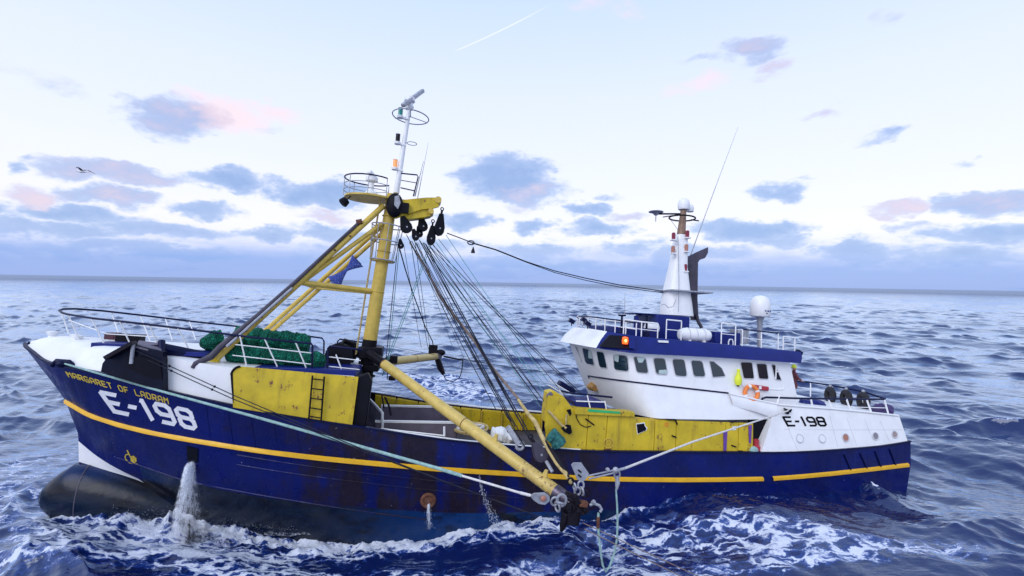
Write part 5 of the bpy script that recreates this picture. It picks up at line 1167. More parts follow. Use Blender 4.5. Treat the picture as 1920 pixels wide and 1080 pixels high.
# net day signal in the mast legs
ds_ = thing('net_day_signal', 'blue mesh hourglass fishing signal hung between the mast legs', 'signal shape', P(648,508,.8))
def cone_net(a, b, r0_, r1_):
    q = MB(); d = (b-a).normalized(); s_ = d.cross(Vector((0,1,0))).normalized(); n2 = d.cross(s_); rows = []
    for i in range(9):
        f = i/8; r_ = r0_ + (r1_-r0_)*f**1.3; rows.append([a.lerp(b,f) + (s_*math.cos(t)+n2*math.sin(t)*.5)*r_ for t in [2*math.pi*j/18 for j in range(18)]])
    q.grid(rows, closed=True); return q
netm = bpy.data.materials.new('blue_signal_mesh'); netm.use_nodes = True; g = NT(netm.node_tree); oc = g.n('ShaderNodeTexCoord').outputs['Object']
bs = g.n('ShaderNodeBsdfPrincipled'); bs.inputs['Base Color'].default_value = (.03,.06,.34,1); bs.inputs['Roughness'].default_value = .8
vz = g.n('ShaderNodeTexVoronoi', feature='DISTANCE_TO_EDGE'); vz.inputs['Scale'].default_value = 9; g.put(vz.inputs['Vector'], oc)
g.put(bs.inputs['Alpha'], g.rng(vz.outputs['Distance'], .2, .05, .55, 1)); mo = g.n('ShaderNodeOutputMaterial'); netm.node_tree.links.new(bs.outputs[0], mo.inputs[0])
o_ = P(648,508,.8)
cone_net(P(649,507,.8)-o_, P(671,489,.8)-o_, .07, .42).build('upper_cone', netm, ds_); cone_net(P(650,506,.8)-o_, P(626,530,.8)-o_, .07, .42).build('lower_cone', netm, ds_)
for (u,v) in ((671,489),(626,531)):
    q = MB(); c = P(u,v,.8)-o_; d = (P(671,489,.8)-P(626,531,.8)); q.torus(c, .44, .018, d, 18, 5, squash=.5); q.build('hoop', M['navy'], ds_)
q = MB(); q.tube([P(671,480,.8)-o_, P(681,468,.5)-o_], .01, 5); q.build('lanyard', M['white_rope'], ds_)
# life raft canister, life ring, float, covers
c = P(1302,628,-2.75); base = c-Vector((0,0,.36)); t = thing('life_raft_canister', 'white barrel-shaped life raft canister lying on the blue roof', 'life raft', base)
q = MB(); q.lathe([(.05,-.85),(.24,-.82),(.33,-.6),(.34,0),(.33,.6),(.24,.82),(.05,.85)], (0,0,.36), (1,0,0), 20); q.build('canister', M['whitec'], t, smooth=50)
for dx_ in (-.42,0,.42):
    q = MB(); q.torus((dx_,0,.36), .345, .02, (1,0,0), 22, 6); q.build('strap', M['gasket'], t)
q = MB(); q.box((-.4,0,.05), (.1,.6,.12)); q.box((.4,0,.05), (.1,.6,.12)); q.build('cradle', M['whitec'], t)
c = on_wall(1405,737,.14); t = thing('life_ring', 'orange life ring with white bands hung on the white aft wall', 'life ring', c)
q = MB(); q.torus((0,0,0), .34, .1, (0.05,1,-.1), 28, 10); q.build('ring', M['orange'], t)
for a in (20,110,200,290):
    q = MB(); d = Vector((math.cos(math.radians(a)),0,math.sin(math.radians(a)))); q.torus(d*.34, .106, .012, Vector((-d.z,0,d.x)), 12, 5); q.lathe([(.105,-.06),(.108,0),(.105,.06)], d*.34, Vector((-d.z,0,d.x)), 12); q.build('band', M['whitec'], t)
c = on_wall(1380,710,.16); mb = MB(); mb.lathe([(.03,-.32),(.12,-.3),(.17,-.12),(.16,.05),(.09,.22),(.07,.36),(.09,.42),(.04,.48)], c, n=14); o = solo(mb, 'marker_float', M['floyel'], 'fluorescent yellow marker float hanging above the life ring', 'float', c-Vector((0,0,.34)), smooth=50)
q = MB(); q.lathe([(.05,0),(.05,.08)], (0,0,-.04), n=8); q.build('float_clip', M['black'], o)
mb = MB(); mb.box(on_wall(1424,727,.08), (.85,.16,.22), Matrix.Rotation(.1,3,'Y')); o = solo(mb, 'hose_cover', M['red'], 'dark red padded cover on the wall below the aft windows', 'cover', on_wall(1424,727,.08)-Vector((0,0,.1)), bevel=.05)
q = MB(); q.box((-.1,-.09,.12), (.14,.02,.16)); q.build('white_patch', M['whitec'], o)
# tyres on the stern rail
for (u,v,lab) in ((1556.5,741,'black tyre fender on the stern rail, nearest the wheelhouse'),(1586.5,747,'black tyre fender on the stern rail, middle of the three'),(1618.5,752,'black tyre fender on the stern rail, nearest the stern corner')):
    c = PX(u,v,20.0); t = thing('tyre_fender', lab, 'tyre', c-Vector((0,0,.55)), 'tyres hung on the stern rail')
    q = MB(); q.torus((0,0,.55), .36, .17, (1,-.35,0), 26, 10); q.build('tyre', M['rubber'], t)
    q = MB(); q.tube([(0,0,.9),(0,0,1.05),(.03,0,1.12)], .03, 6); q.ball((0,0,1.1), (.1,.1,.1), 6, 5); q.build('lashing', M['galv'], t)
c = P(1652,770,-3.0); o = solo(lumpy([P(1640,771,-3.1),P(1655,767,-3.0),P(1668,770,-3.0)], .3, seed=4, amp=.05, k=16), 'tarpaulin_bundle', M['purple'], 'dark purple tarpaulin bundle at the stern corner under the rail', 'tarpaulin', c-Vector((0,0,.3)), smooth=60)
c = P(1528,757,-2.2); o = solo(lumpy([P(1500,757,-2.2),P(1525,757,-2.2),P(1545,760,-2.2)], .24, seed=14, amp=.05, k=16), 'folded_sheet', M['blue'], 'blue sheet folded on the aft deck forward of the tyres', 'sheet', c-Vector((0,0,.25)), smooth=60)
# rope coil and white bag on the working deck
c = P(882,800,-2.0); t = thing('rope_coil', 'cream rope coil lying behind the near boom on the working deck', 'rope coil', c-Vector((0,0,.2)))
for i,(R_,z) in enumerate(((.78,0),(.72,.08),(.8,.16),(.66,.2),(.56,.1))):
    q = MB(); q.torus((random.uniform(-.04,.04),0,z), R_, .055, (random.uniform(-.1,.1),random.uniform(-.1,.1),1), 26, 7); q.build('rope_turn', M['white_rope'] if i % 2 else M['tan'], t)
mb = lumpy([P(920,815,-2.6),P(940,816,-2.6),P(960,822,-2.6)], .42, seed=21, amp=.05, k=18, flat=.8); o = solo(mb, 'white_bulk_bag', M['whitec'], 'white bag slumped on the working deck behind the boom', 'bag', P(938,816,-2.6)-Vector((0,0,.4)), smooth=60)
mb = lumpy([P(1030,812,-4.35),P(1042,822,-4.4),P(1052,838,-4.45)], .28, seed=31, amp=.08, k=16); o = solo(mb, 'net_bundle', mat('teal_netting',(.03,.17,.16),.85,.5,bump=.9,scale=5), 'teal netting draped at the yellow gallows above the bulwark', 'fishing net', P(1040,840,-4.4), smooth=60)

# ================================================================== crew member behind the wheelhouse
pb = P(1488,690,-2.55); foot = Vector((pb.x, pb.y, pb.z - 1.66))
person = thing('person', 'person in yellow-green hat and dark red jacket behind the wheelhouse', 'person', foot)
me = bpy.data.meshes.new('body'); J = [(0,0,.95),(0,0,1.15),(0,.0,1.38),(.02,0,1.5),(.03,0,1.6),(.0,-.2,1.4),(.12,-.27,1.15),(.32,-.2,1.05),(0,.2,1.4),(.08,.26,1.14),(.3,.18,1.02),(0,-.1,.9),(.03,-.11,.5),(0,-.11,.08),(.14,-.11,.03),(0,.1,.9),(-.02,.11,.5),(-.03,.11,.08),(.1,.11,.03),(.03,0,1.72)]
Ed = [(0,1),(1,2),(2,3),(3,4),(4,19),(2,5),(5,6),(6,7),(2,8),(8,9),(9,10),(0,11),(11,12),(12,13),(13,14),(0,15),(15,16),(16,17),(17,18)]
Rr = [.16,.15,.17,.07,.09,.08,.06,.045,.08,.06,.045,.1,.07,.05,.05,.1,.07,.05,.05,.07]
me.from_pydata(J, Ed, []); body = bpy.data.objects.new('body', me); COL.objects.link(body); body.parent = person; body.rotation_euler = (0,0,math.radians(-20))
sk = body.modifiers.new('skin','SKIN')
for i, v_ in enumerate(me.skin_vertices[0].data if me.skin_vertices else []): v_.radius = (Rr[i], Rr[i])
if not me.skin_vertices:
    ly = me.attributes.get('skin') 
sb = body.modifiers.new('sub','SUBSURF'); sb.levels = 1; sb.render_levels = 2; me.materials.append(M['shirt'])
q = MB(); q.ball((.03,0,1.64), (.1,.085,.125), 14, 10); q.ball((.13,0,1.63), (.02,.018,.03), 6, 5)
for sy in (-1,1): q.ball((.115,sy*.035,1.66), (.012,.016,.01), 6, 4); q.ball((.03,sy*.088,1.63), (.03,.012,.035), 6, 5)
hd = q.build('head', M['skin'], person, smooth=60); hd.rotation_euler = (0,0,math.radians(-20))
q = MB(); q.lathe([(.12,1.68),(.125,1.72),(.115,1.79),(.07,1.85),(.01,1.87)], (.02,0,0), n=16); q.lathe([(.128,1.675),(.132,1.7),(.122,1.71)], (.02,0,0), n=16); q.build('hat', M['floyel'], person, smooth=60)
q = MB(); q.lathe([(.02,.88),(.19,.9),(.2,.75),(.19,.62)], (0,0,0), n=14); q.build('jacket_hem', M['shirt'], person, smooth=60)
for sy in (-1,1):
    q = MB(); q.tube([(.3,sy*.2,1.04),(.36,sy*.19,1.03)], [.045,.04], 8); hx = Vector((.37,sy*.19,1.02))
    for k_ in range(4): q.tube([hx+Vector((0,(k_-1.5)*.02,0)), hx+Vector((.05-.004*abs(k_-1.5),(k_-1.5)*.022,-.015)), hx+Vector((.07,(k_-1.5)*.022,-.045))], .009, 5)
    q.tube([hx+Vector((-.02,-sy*.03,0)), hx+Vector((.02,-sy*.055,-.015))], .01, 5); h_ = q.build('hand', M['skin'], person); h_.rotation_euler = (0,0,math.radians(-20))

# ================================================================== gull
gd = ray(154,322); gpos = Vector((0,0,CAMH)) + gd*34
gull = thing('gull', 'white gull with grey wings gliding over the sea at left', 'gull', gpos, on_ship=False)
gull.rotation_euler = (0,0,math.radians(8))
q = MB(); q.grid([[(x, r_*math.cos(t), z+r_*math.sin(t)*.95) for t in [2*math.pi*j/12 for j in range(12)]] for x,r_,z in ((-.36,.004,.0),(-.31,.03,.01),(-.26,.055,.02),(-.2,.06,.015),(-.08,.085,0),(.06,.085,0),(.2,.06,.01),(.3,.035,.02),(.46,.05,.025),(.47,.004,.025))], closed=True)
q.build('body', M['whitec'], gull, smooth=60)
wingm = mat('gull_grey', (.10,.11,.16), .7, .2)
for sy in (-1,1):
    q = MB(); ch = [(0,0,.04,.22),(.0,.25,.17,.21),(.05,.5,.20,.17),(.14,.72,.13,.10),(.24,.92,.05,.02)]
    up_ = [(x-c_*.45, sy*y, z+.012) for x,y,z,c_ in ch]; bk = [(x+c_*.55, sy*y, z) for x,y,z,c_ in ch]; mid_ = [(x, sy*y, z+.03) for x,y,z,c_ in ch]
    q.grid([up_, mid_, bk]); q.grid([up_, [(a,b,c_-.02) for a,b,c_ in mid_], bk]); q.build('wing', wingm, gull, smooth=60)
q = MB(); q.lathe([(.018,0),(.012,.05),(.002,.08)], (-.34,0,.0), (-1,0,-.15), 8); q.build('beak', M['tan'], gull)
q = MB(); q.prism([(.4,-.03,.02),(.4,.03,.02),(.56,.07,.015),(.56,-.07,.015)], (0,0,.012)); q.build('tail', M['whitec'], gull)

# ================================================================== the sea
def smooth01(x): x = np.clip(x, 0, 1); return x*x*(3-2*x)
OX, OY = 0.0, -12.0
na = 1000; A1 = math.radians(60)
th = np.concatenate([np.linspace(-A1, A1, na), np.linspace(A1, 2*math.pi-A1, 42)[1:-1]])
rl_ = [0.6]
while rl_[-1] < 20000:
    r = rl_[-1]
    g = .12 if r < 17 else .0036 if r < 75 else .0048 if r < 330 else .0085 if r < 1800 else .04
    rl_.append(r*(1+g))
rr = np.array(rl_); NR, NA = len(rr), len(th)
Rg, Tg = np.meshgrid(rr, th, indexing='ij')
X = (OX + Rg*np.sin(Tg)).ravel(); Y = (OY + Rg*np.cos(Tg)).ravel()
dr = np.gradient(rr); da = np.gradient(th); da[na:] = .1
sp = np.maximum(dr[:,None]*np.ones(NA)[None,:]*.8, Rg*np.abs(da)[None,:]).ravel()
NW = 120
lam = np.geomspace(.42, 44, NW); kk = 2*np.pi/lam
wr = np.random.default_rng(5)
dirs = math.radians(252) + wr.normal(0, .62, NW)*np.clip(1.15-.012*lam, .5, 1.2)
amp = .0048*lam*np.interp(lam, [.4,.9,2,5,9,16,44], [1.2,1.75,2.05,1.75,1.1,.55,.4])*wr.uniform(.6, 1.35, NW)
ph = wr.uniform(0, 2*np.pi, NW)
# the chop runs in gusty patches with slicker water between
def env_field(seed, l0, l1):
    r_ = np.random.default_rng(seed); o = np.zeros_like(X)
    for k_ in range(22):
        a_ = r_.uniform(0, 2*np.pi); f_ = 2*np.pi/r_.uniform(l0, l1); o += np.sin(f_*(X*math.cos(a_)*.7+Y*math.sin(a_)) + r_.uniform(0, 6.3))
    return o/math.sqrt(11)
env = .30 + 1.15*smooth01((env_field(31, 5, 16) + .55*env_field(32, 25, 70) + 1.0)/2.6)
Z = np.zeros_like(X); DX = np.zeros_like(X); DY = np.zeros_like(X); JJ = np.zeros_like(X)
for i in range(NW):
    at = smooth01((lam[i]/sp - 2.0)/2.5)
    ix = np.nonzero(at > .01)[0]
    if len(ix) == 0: continue
    cx, sy_ = math.cos(dirs[i]), math.sin(dirs[i]); p_ = kk[i]*(X[ix]*cx + Y[ix]*sy_) + ph[i]
    ae_ = amp[i]*at[ix]*(env[ix] if lam[i] < 9 else 1.0); c_, s_ = np.cos(p_)*ae_, np.sin(p_)*ae_
    Z[ix] += c_; q_ = .95 if lam[i] > 1.2 else .6
    DX[ix] -= q_*cx*s_; DY[ix] -= q_*sy_*s_; JJ[ix] += kk[i]*c_*q_
# hull outline at the waterline, for the disturbed water alongside
wlp = []
for t in np.linspace(.0, 1, 60):
    best = None
    for s in np.linspace(1.5, 4.9, 60):
        wz = (SHIP @ hull_pt(float(t), float(s))).z
        if best is None or abs(wz) < best[0]: best = (abs(wz), s)
    wp = SHIP @ hull_pt(float(t), float(best[1])); wlp.append((wp.x, wp.y))
wlp = np.array(wlp)
near = np.nonzero((np.abs(X) < 40) & (Y > 5) & (Y < 45))[0]
dmin = np.full(len(X), 99.0); tpar = np.zeros(len(X))
xn, yn = X[near], Y[near]; dm = np.full(len(near), 99.0); tp_ = np.zeros(len(near)); sgn = np.zeros(len(near))
for i in range(len(wlp)-1):
    ax, ay = wlp[i]; bx, by = wlp[i+1]; ex_, ey_ = bx-ax, by-ay; L2 = ex_*ex_+ey_*ey_+1e-9
    f = np.clip(((xn-ax)*ex_+(yn-ay)*ey_)/L2, 0, 1); d = np.hypot(xn-ax-f*ex_, yn-ay-f*ey_); m_ = d < dm
    dm = np.where(m_, d, dm); tp_ = np.where(m_, (i+f)/(len(wlp)-1), tp_)
dmin[near] = dm; tpar[near] = tp_
def blob(u, v, du, dv, pw=1.0):
    c = W(u, v); a = W(u+du, v); b = W(u, v+dv) if dv > 0 else W(u, v-dv)
    rx, ry_ = max(.2, abs(a.x-c.x)), max(.2, abs((W(u,v-abs(dv))-c).length))
    return np.exp(-(((X-c.x)/rx)**2 + ((Y-c.y)/ry_)**2)*pw)
foam = np.zeros_like(X)
# (pixel, spread, amount): broken water seen round the boat
FO = [(60,940,190,60,.46),(180,1040,190,50,.42),(470,1045,120,36,.62),(330,1010,110,22,.5),(260,1005,130,22,.4),(250,978,120,16,.62),(140,962,70,10,.4),(640,1000,150,18,.55),(560,1070,160,25,.5),
      (720,1060,140,30,.48),(900,985,100,20,.5),(1000,1060,150,30,.54),(1020,975,70,20,.5),(1180,1010,140,40,.5),(1330,985,150,26,.30),(1250,1068,170,20,.36),(1450,1040,120,40,.34),
      (1600,1055,190,25,.34),(1800,1060,160,25,.32),(1480,1010,110,25,.38),(60,860,120,40,.40),(20,1060,90,40,.36),(1800,900,160,60,.26),(1820,800,150,40,.24),(820,722,110,18,.62),(760,700,60,10,.5),(900,745,120,12,.45)]
for (u, v, du, dv, a) in FO: foam = np.maximum(foam, a*blob(u, v, du, dv, .8)) if False else foam + a*blob(u, v, du, dv)
foam = np.minimum(foam, .57)
sidef = np.interp(tpar, [0,.03,.12,.2,.3,.42,.55,.65,.8,.95,1], [.5,.85,.9,.75,.8,.85,.6,.45,.36,.25,.15])
foam = np.maximum(foam, sidef*np.exp(-(dmin/.95)**1.3)*(dmin < 20))
# white horses where the wavelets pile up
foam = np.maximum(foam, smooth01((JJ-.66)/.4)*.62)
# disturbed water heaps up along the bow and slops beside the hull
def fb(sc, seed):
    r_ = np.random.default_rng(seed); o = np.zeros_like(X)
    for k_ in range(14):
        a_ = r_.uniform(0, 2*np.pi); f_ = sc*r_.uniform(.6, 2.4); o += np.sin(f_*(X*math.cos(a_)+Y*math.sin(a_)) + r_.uniform(0, 6.3))/ (f_/sc)
    return o/4
ch = fb(3.2, 3); c2 = fb(9, 8)
loc = (dmin < 8)
heap = np.interp(tpar, [0,.02,.06,.12,.2,.3,.45,.6,1], [.12,.18,.22,.20,.14,.10,.10,.08,.05])*np.exp(-((dmin-.3)/.6)**2)*loc
c3 = fb(24, 13); heap = heap*(1+.5*ch+.35*c2+.35*c3)
foam = np.maximum(foam, np.minimum(.95, heap*2.5))
hollow = np.interp(tpar, [0,.04,.1,.18,.28,.38,.48,.6], [.0,.22,.5,.72,.66,.42,.2,0])*np.exp(-(dmin/2.3)**2)   # trough the bow wave leaves behind it
Z -= hollow
Z += np.maximum(heap, -.1) +   .03*foam*c2*(Rg.ravel() < 70) + .02*foam*c3*(Rg.ravel() < 60) + .07*foam*ch*(Rg.ravel() < 70)
# the flow draws down just off the shoulder and rides up again along the quarter
c_ = W(760, 1030); Z -= .22*np.exp(-(((X-c_.x)/4.5)**2+((Y-c_.y)/2.2)**2))
c_ = W(1330, 965); Z += .28*np.exp(-(((X-c_.x)/3.2)**2+((Y-c_.y)/1.2)**2))
c_ = W(820, 722); Z += .9*np.exp(-(((X-c_.x)/6)**2+((Y-c_.y)/3)**2))
Z[Rg.ravel() < 14] *= .3
verts = np.stack([X+DX*(Rg.ravel()<2500), Y+DY*(Rg.ravel()<2500), Z], 1).astype(np.float32)
idx = np.arange(NR*NA).reshape(NR, NA)
a_ = idx[:-1, :]; b_ = np.roll(idx, -1, 1)[:-1, :]; c_ = np.roll(idx, -1, 1)[1:, :]; d_ = idx[1:, :]
quads = np.stack([a_, b_, c_, d_], -1).reshape(-1, 4)
sm = bpy.data.meshes.new('sea'); sm.vertices.add(len(verts)); sm.vertices.foreach_set('co', verts.ravel())
sm.loops.add(quads.size); sm.loops.foreach_set('vertex_index', quads.ravel().astype(np.int32))
sm.polygons.add(len(quads)); sm.polygons.foreach_set('loop_start', np.arange(0, quads.size, 4, dtype=np.int32)); sm.polygons.foreach_set('loop_total', np.full(len(quads), 4, dtype=np.int32))
sm.polygons.foreach_set('use_smooth', np.ones(len(quads), dtype=bool)); sm.update(calc_edges=True)
at_ = sm.attributes.new('foam', 'FLOAT', 'POINT'); at_.data.foreach_set('value', foam.astype(np.float32))
sea = bpy.data.objects.new('sea', sm); COL.objects.link(sea); sea['kind'] = 'structure'

def water():
    m = bpy.data.materials.new('sea_water'); m.use_nodes = True; g = NT(m.node_tree)
    pos = g.n('ShaderNodeNewGeometry').outputs['Position']
    fa = g.n('ShaderNodeAttribute', attribute_name='foam').outputs['Fac']
    px_, py_, pz_ = g.sep(pos); p2 = g.comb(px_, py_, 0)
    out = g.n('ShaderNodeOutputMaterial')
    # torn foam drawn out along the run of the boat, over clouds of air bubbles
    warp = g.vm('MULTIPLY', g.vm('SUBTRACT', g.noise(p2, .8, 4, .62, out='Color'), (.5,.5,.5)), (1.9,1.3,0))
    q = g.vm('MULTIPLY', g.vm('ADD', p2, warp), (.6,1.3,1))
    n1 = g.noise(q, 1.5, 8, .72)
    n2 = g.noise(g.vm('ADD', g.vm('MULTIPLY', p2, (.8,1.3,1)), g.vm('MULTIPLY', warp, (.5,.5,0))), 8.5, 5, .7)
    vo = g.n('ShaderNodeTexVoronoi', feature='DISTANCE_TO_EDGE'); g.put(vo.inputs['Vector'], q); vo.inputs['Scale'].default_value = 1.7
    lace = g.rng(vo.outputs['Distance'], .22, .0)
    pat = g.m('ADD', g.m('ADD', g.m('MULTIPLY', n1, .70), g.m('MULTIPLY', n2, .26)), g.m('MULTIPLY', lace, .13))
    th_ = g.m('SUBTRACT', .86, g.m('MULTIPLY', fa, .60))
    ff = g.m('MULTIPLY', g.rng(pat, g.m('SUBTRACT', th_, .02), g.m('ADD', th_, .09)), g.rng(fa, .04, .16))
    soft = g.rng(pat, g.m('SUBTRACT', th_, .13), g.m('ADD', th_, .08))
    aer = g.m('MULTIPLY', soft, g.rng(fa, .08, .5))
    deep = g.mix(g.noise(p2, .05, 3), (.0012,.006,.058), (.0022,.010,.088))
    col = g.mix(aer, deep, (.022,.075,.34))
    dist = g.vm('LENGTH', p2)
    b = g.n('ShaderNodeBump'); b.inputs['Strength'].default_value = .42; b.inputs['Distance'].default_value = .06
    w2 = g.vm('ADD', p2, g.vm('MULTIPLY', warp, (.35,.35,0)))
    rid = lambda sc, st: g.m('MULTIPLY', g.m('ABSOLUTE', g.m('SUBTRACT', g.noise(g.vm('MULTIPLY', w2, (.62,1.3,1)), sc, 3, .55), .5)), -st)   # peaked wavelets
    g.put(b.inputs['Height'], g.m('ADD', g.noise(g.vm('MULTIPLY', p2, (.75,1.25,1)), 3.2, 4, .6), g.m('ADD', rid(.30, 8.0), rid(.95, 4.0))))
    body = g.n('ShaderNodeBsdfDiffuse'); g.put(body.inputs[0], col); m.node_tree.links.new(b.outputs[0], body.inputs['Normal'])
    gl = g.n('ShaderNodeBsdfGlossy'); gl.inputs[0].default_value = (.78,.88,1.0,1); g.put(gl.inputs['Roughness'], g.rng(dist, 150, 2500, .05, .38)); m.node_tree.links.new(b.outputs[0], gl.inputs['Normal'])
    fr_ = g.n('ShaderNodeFresnel'); fr_.inputs[0].default_value = 1.46; m.node_tree.links.new(b.outputs[0], fr_.inputs['Normal'])
    wb_ = g.n('ShaderNodeMixShader'); g.put(wb_.inputs[0], g.m('MULTIPLY', fr_.outputs[0], g.rng(dist, 90, 1500, 1.75, .50), clamp=True)); m.node_tree.links.new(body.outputs[0], wb_.inputs[1]); m.node_tree.links.new(gl.outputs[0], wb_.inputs[2])
    fo = g.n('ShaderNodeBsdfPrincipled'); fo.inputs['Roughness'].default_value = .75; fo.inputs['Specular IOR Level'].default_value = .2
    g.put(fo.inputs['Base Color'], g.mix(g.noise(p2, 7, 4, .6), (.55,.60,.74), (.86,.88,.93)))
    b2_ = g.n('ShaderNodeBump'); b2_.inputs['Strength'].default_value = .8; b2_.inputs['Distance'].default_value = .06; g.put(b2_.inputs['Height'], g.m('ADD', pat, g.noise(p2, 9, 4, .6))); m.node_tree.links.new(b2_.outputs[0], fo.inputs['Normal'])
    mx = g.n('ShaderNodeMixShader'); g.put(mx.inputs[0], g.m('MULTIPLY', ff, .92)); m.node_tree.links.new(wb_.outputs[0], mx.inputs[1]); m.node_tree.links.new(fo.outputs[0], mx.inputs[2])
    m.node_tree.links.new(mx.outputs[0], out.inputs[0])
    return m
sm.materials.append(water())

# ================================================================== spray and spilling water
def spray_mat():
    m = bpy.data.materials.new('white_spray'); m.use_nodes = True; g = NT(m.node_tree)
    d = g.n('ShaderNodeBsdfDiffuse'); d.inputs[0].default_value = (.88,.90,.95,1); t = g.n('ShaderNodeBsdfTranslucent'); t.inputs[0].default_value = (.8,.86,.95,1)
    tr_ = g.n('ShaderNodeBsdfTransparent'); a = g.n('ShaderNodeMixShader'); a.inputs[0].default_value = .35; b = g.n('ShaderNodeMixShader'); b.inputs[0].default_value = .35
    L_ = m.node_tree.links; L_.new(d.outputs[0], a.inputs[1]); L_.new(t.outputs[0], a.inputs[2]); L_.new(a.outputs[0], b.inputs[1]); L_.new(tr_.outputs[0], b.inputs[2])
    o = g.n('ShaderNodeOutputMaterial'); L_.new(b.outputs[0], o.inputs[0]); return m
SPR = spray_mat()
OCT_V = np.array([(1,0,0),(-1,0,0),(0,1,0),(0,-1,0),(0,0,1),(0,0,-1)], float); OCT_F = [(0,2,4),(2,1,4),(1,3,4),(3,0,4),(2,0,5),(1,2,5),(3,1,5),(0,3,5)]
def droplets(name, pts, sizes, stretch, label, cat):
    n = len(pts); V = np.zeros((n, 6, 3)); r_ = np.random.default_rng(n)
    sc = np.stack([sizes*r_.uniform(.6,1.3,n), sizes*r_.uniform(.6,1.3,n), sizes*stretch], 1)
    V[:] = pts[:,None,:] + OCT_V[None]*sc[:,None,:] + r_.normal(0,1,(n,6,3))*sizes[:,None,None]*.2
    F = (np.array(OCT_F)[None] + (np.arange(n)*6)[:,None,None]).reshape(-1,3)
    base = pts.mean(0); base[2] = pts[:,2].min()
    me_ = bpy.data.meshes.new(name); me_.from_pydata((V.reshape(-1,3)-base).tolist(), [], F.tolist()); me_.materials.append(SPR); me_.polygons.foreach_set('use_smooth', [True]*len(me_.polygons))
    o = bpy.data.objects.new(name, me_); COL.objects.link(o); o.location = base; tag(o, label, cat, None, 'stuff'); return o
sr = np.random.default_rng(21)

def sheet_mat():
    """thin torn water: white where thick, clear between the threads"""
    m = bpy.data.materials.new('torn_white_water'); m.use_nodes = True; g = NT(m.node_tree)
    oc = g.n('ShaderNodeTexCoord').outputs['Object']; fa = g.n('ShaderNodeAttribute', attribute_name='thick').outputs['Fac']
    n1 = g.noise(g.vm('MULTIPLY', oc, (1,1,.22)), 9, 6, .72, .5); n2 = g.noise(oc, 26, 4, .7)
    al = g.rng(g.m('ADD', g.m('MULTIPLY', n1, .75), g.m('MULTIPLY', n2, .35)), g.m('SUBTRACT', .98, g.m('MULTIPLY', fa, .75)), g.m('SUBTRACT', 1.3, g.m('MULTIPLY', fa, .75)))
    d = g.n('ShaderNodeBsdfDiffuse'); d.inputs[0].default_value = (.86,.89,.96,1); t = g.n('ShaderNodeBsdfTranslucent'); t.inputs[0].default_value = (.84,.89,.98,1)
    tr_ = g.n('ShaderNodeBsdfTransparent'); a = g.n('ShaderNodeMixShader'); a.inputs[0].default_value = .4; b = g.n('ShaderNodeMixShader'); g.put(b.inputs[0], al)
    L_ = m.node_tree.links; L_.new(d.outputs[0], a.inputs[1]); L_.new(t.outputs[0], a.inputs[2]); L_.new(tr_.outputs[0], b.inputs[1]); L_.new(a.outputs[0], b.inputs[2])
    o = g.n('ShaderNodeOutputMaterial'); L_.new(b.outputs[0], o.inputs[0]); return m
SHT = sheet_mat()
def add_sheets(o, grids):
    """torn sheets of water joined to a spray object (grids of (point, thickness))"""
    V, F, A = [], [], []
    for G in grids:
        b0 = len(V); n = len(G[0])
        for r_ in G:
            for p, a in r_: V.append(tuple(Vector(p) - o.location)); A.append(a)
        F += [(b0+i*n+j, b0+i*n+j+1, b0+(i+1)*n+j+1, b0+(i+1)*n+j) for i in range(len(G)-1) for j in range(n-1)]
    me_ = bpy.data.meshes.new('torn_sheets'); me_.from_pydata(V, [], F); me_.materials.append(SHT); me_.polygons.foreach_set('use_smooth', [True]*len(F))
    at2 = me_.attributes.new('thick', 'FLOAT', 'POINT'); at2.data.foreach_set('value', A)
    c = bpy.data.objects.new('torn_sheets', me_); COL.objects.link(c); c.parent = o; c['kind'] = 'stuff'
def jet(u, v, drift, w0, w1, n, name, label, out=.35, s=1.6, sz=(.003,.008), layers=8, k=.88, lowz=.0):
    a = SHIP @ on_hull(u, v, .03, s=s); nn = (SHIP @ on_hull(u, v, 1, s=s) - SHIP @ on_hull(u, v, 0, s=s)).normalized()
    f = sr.uniform(0, 1, n)**.7; wd = w0 + (w1-w0)*f**1.2; g = np.clip(sr.normal(0, .55, n), -1.8, 1.8)
    pts = np.stack([a.x + drift*f**1.5 + g*wd + nn.x*out*f**.6, a.y + nn.y*out*f**.6 + sr.normal(0,.4,n)*wd, a.z*(1-f) - lowz*f + .05 + sr.uniform(-.1,.15,n)], 1)
    o = droplets(name, pts, sr.uniform(sz[0], sz[1], n), sr.uniform(1.5, 4, n), label, 'water')
    gr = []
    for L_ in range(layers):
        G = []; oy = (L_-(layers-1)/2)*.5; ph_ = sr.uniform(0,6)
        for i in range(25):
            f_ = i/24; w_ = w0+(w1-w0)*f_**1.2; row = []
            for j in range(9):
                e = (j-4)/4; wob = .12*w_*math.sin(9*f_+ph_+e*2)
                row.append(((a.x+drift*f_**1.5+e*w_*1.25+wob+nn.x*out*f_**.6, a.y+nn.y*out*f_**.6+oy*w_-(1-e*e)*w_*.4, a.z*(1-f_)-lowz*f_+.02), k*(1-abs(e)**2.2)*(1-.35*f_)*(1 if f_ > .03 else .8)))
            G.append(row)
        gr.append(G)
    add_sheets(o, gr)
jet(362, 864, .42, .13, .50, 350, 'water_jet', 'white water spilling from the bow outlet down the blue hull', .6, lowz=.6)
jet(804, 944, .05, .08, .15, 300, 'water_jet', 'thin white water jet under the rusty round discharge outlet', .35, 1.8, layers=3)
jet(898, 893, .75, .06, .22, 400, 'water_jet', 'faint slanting water jet beside the near boom', .7, 1.2, (.004,.012), 3, .62)
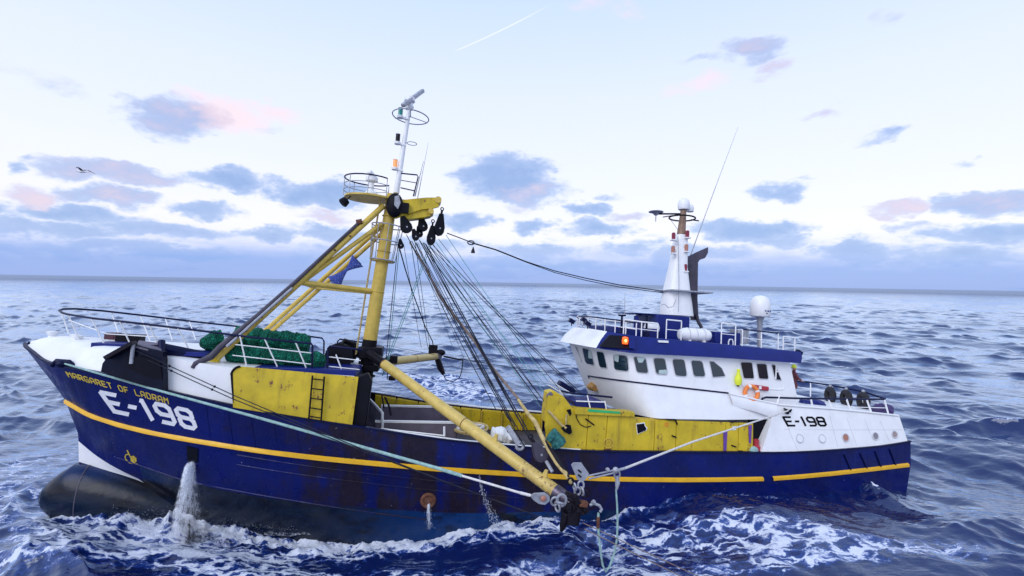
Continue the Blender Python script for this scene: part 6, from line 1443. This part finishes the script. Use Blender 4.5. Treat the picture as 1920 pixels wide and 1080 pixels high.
def wash(px, n, h, spread, name, label, sz=(.003,.011), layers=7, k=1.0, base_z=-.4):
    px = np.array(px, float); f = sr.uniform(0, len(px)-1.001, n); i = f.astype(int); f -= i
    uv = px[i]*(1-f)[:,None] + px[i+1]*f[:,None]; pts = np.zeros((n,3))
    hp_ = lambda u: .45+.75*abs(math.sin(u*.045)+.55*math.sin(u*.13+1)+.3*math.sin(u*.31))/1.6
    for k_ in range(n): q_ = W(uv[k_,0], uv[k_,1], base_z); pts[k_] = (q_.x, q_.y, 0)
    up = sr.exponential(.8, n)*h*np.array([hp_(u) for u in uv[:,0]])
    pts[:,0] += sr.normal(0, spread, n); pts[:,1] += sr.normal(0, spread*.7, n); pts[:,2] = base_z + .08 + np.minimum(up, h*3)
    o = droplets(name, pts, sr.uniform(sz[0], sz[1], n), sr.uniform(.7,1.6,n), label, 'water')
    gr = []
    for L_ in range(layers):
        G = []; off = (L_-(layers-1)/2)*spread*.8; ph_ = sr.uniform(0,30); hf = sr.uniform(.6,1.15)
        N = 70
        for i_ in range(N):
            f_ = i_/(N-1)*(len(px)-1.001); j = int(f_); p = px[j]*(1-(f_-j))+px[j+1]*(f_-j); b = W(p[0], p[1], base_z); row = []
            hh = h*2.1*hp_(p[0]+ph_)*hf*min(1, 6*min(i_, N-1-i_)/N+.15)
            for q_ in range(8):
                z = q_/7; row.append(((b.x+.25*hh*math.sin(z*2+ph_)+.05*math.sin(i_*.9+ph_), b.y-off-.55*hh*z*z+.04*math.sin(i_*.7+L_), base_z-.12+hh*1.15*z), k*(1-.8*z**1.6)*min(1, 8*min(i_, N-1-i_)/N+.2)))
            G.append(row)
        gr.append(G)
    add_sheets(o, gr)
wash([(118,956),(165,965),(210,980),(262,986),(325,992),(385,1002)], 3500, .24, .26, 'bow_spray', 'foaming white spray along the bulbous bow')
wash([(480,990),(545,994),(620,988),(710,976),(800,962)], 1500, .14, .16, 'side_wash', 'white wash running along the hull amidships', layers=5, k=.72)
wash([(355,1002),(400,1012),(450,1012)], 2500, .2, .4, 'jet_splash', 'mist where the spilling water strikes the sea', (.003,.008), 5, .75)
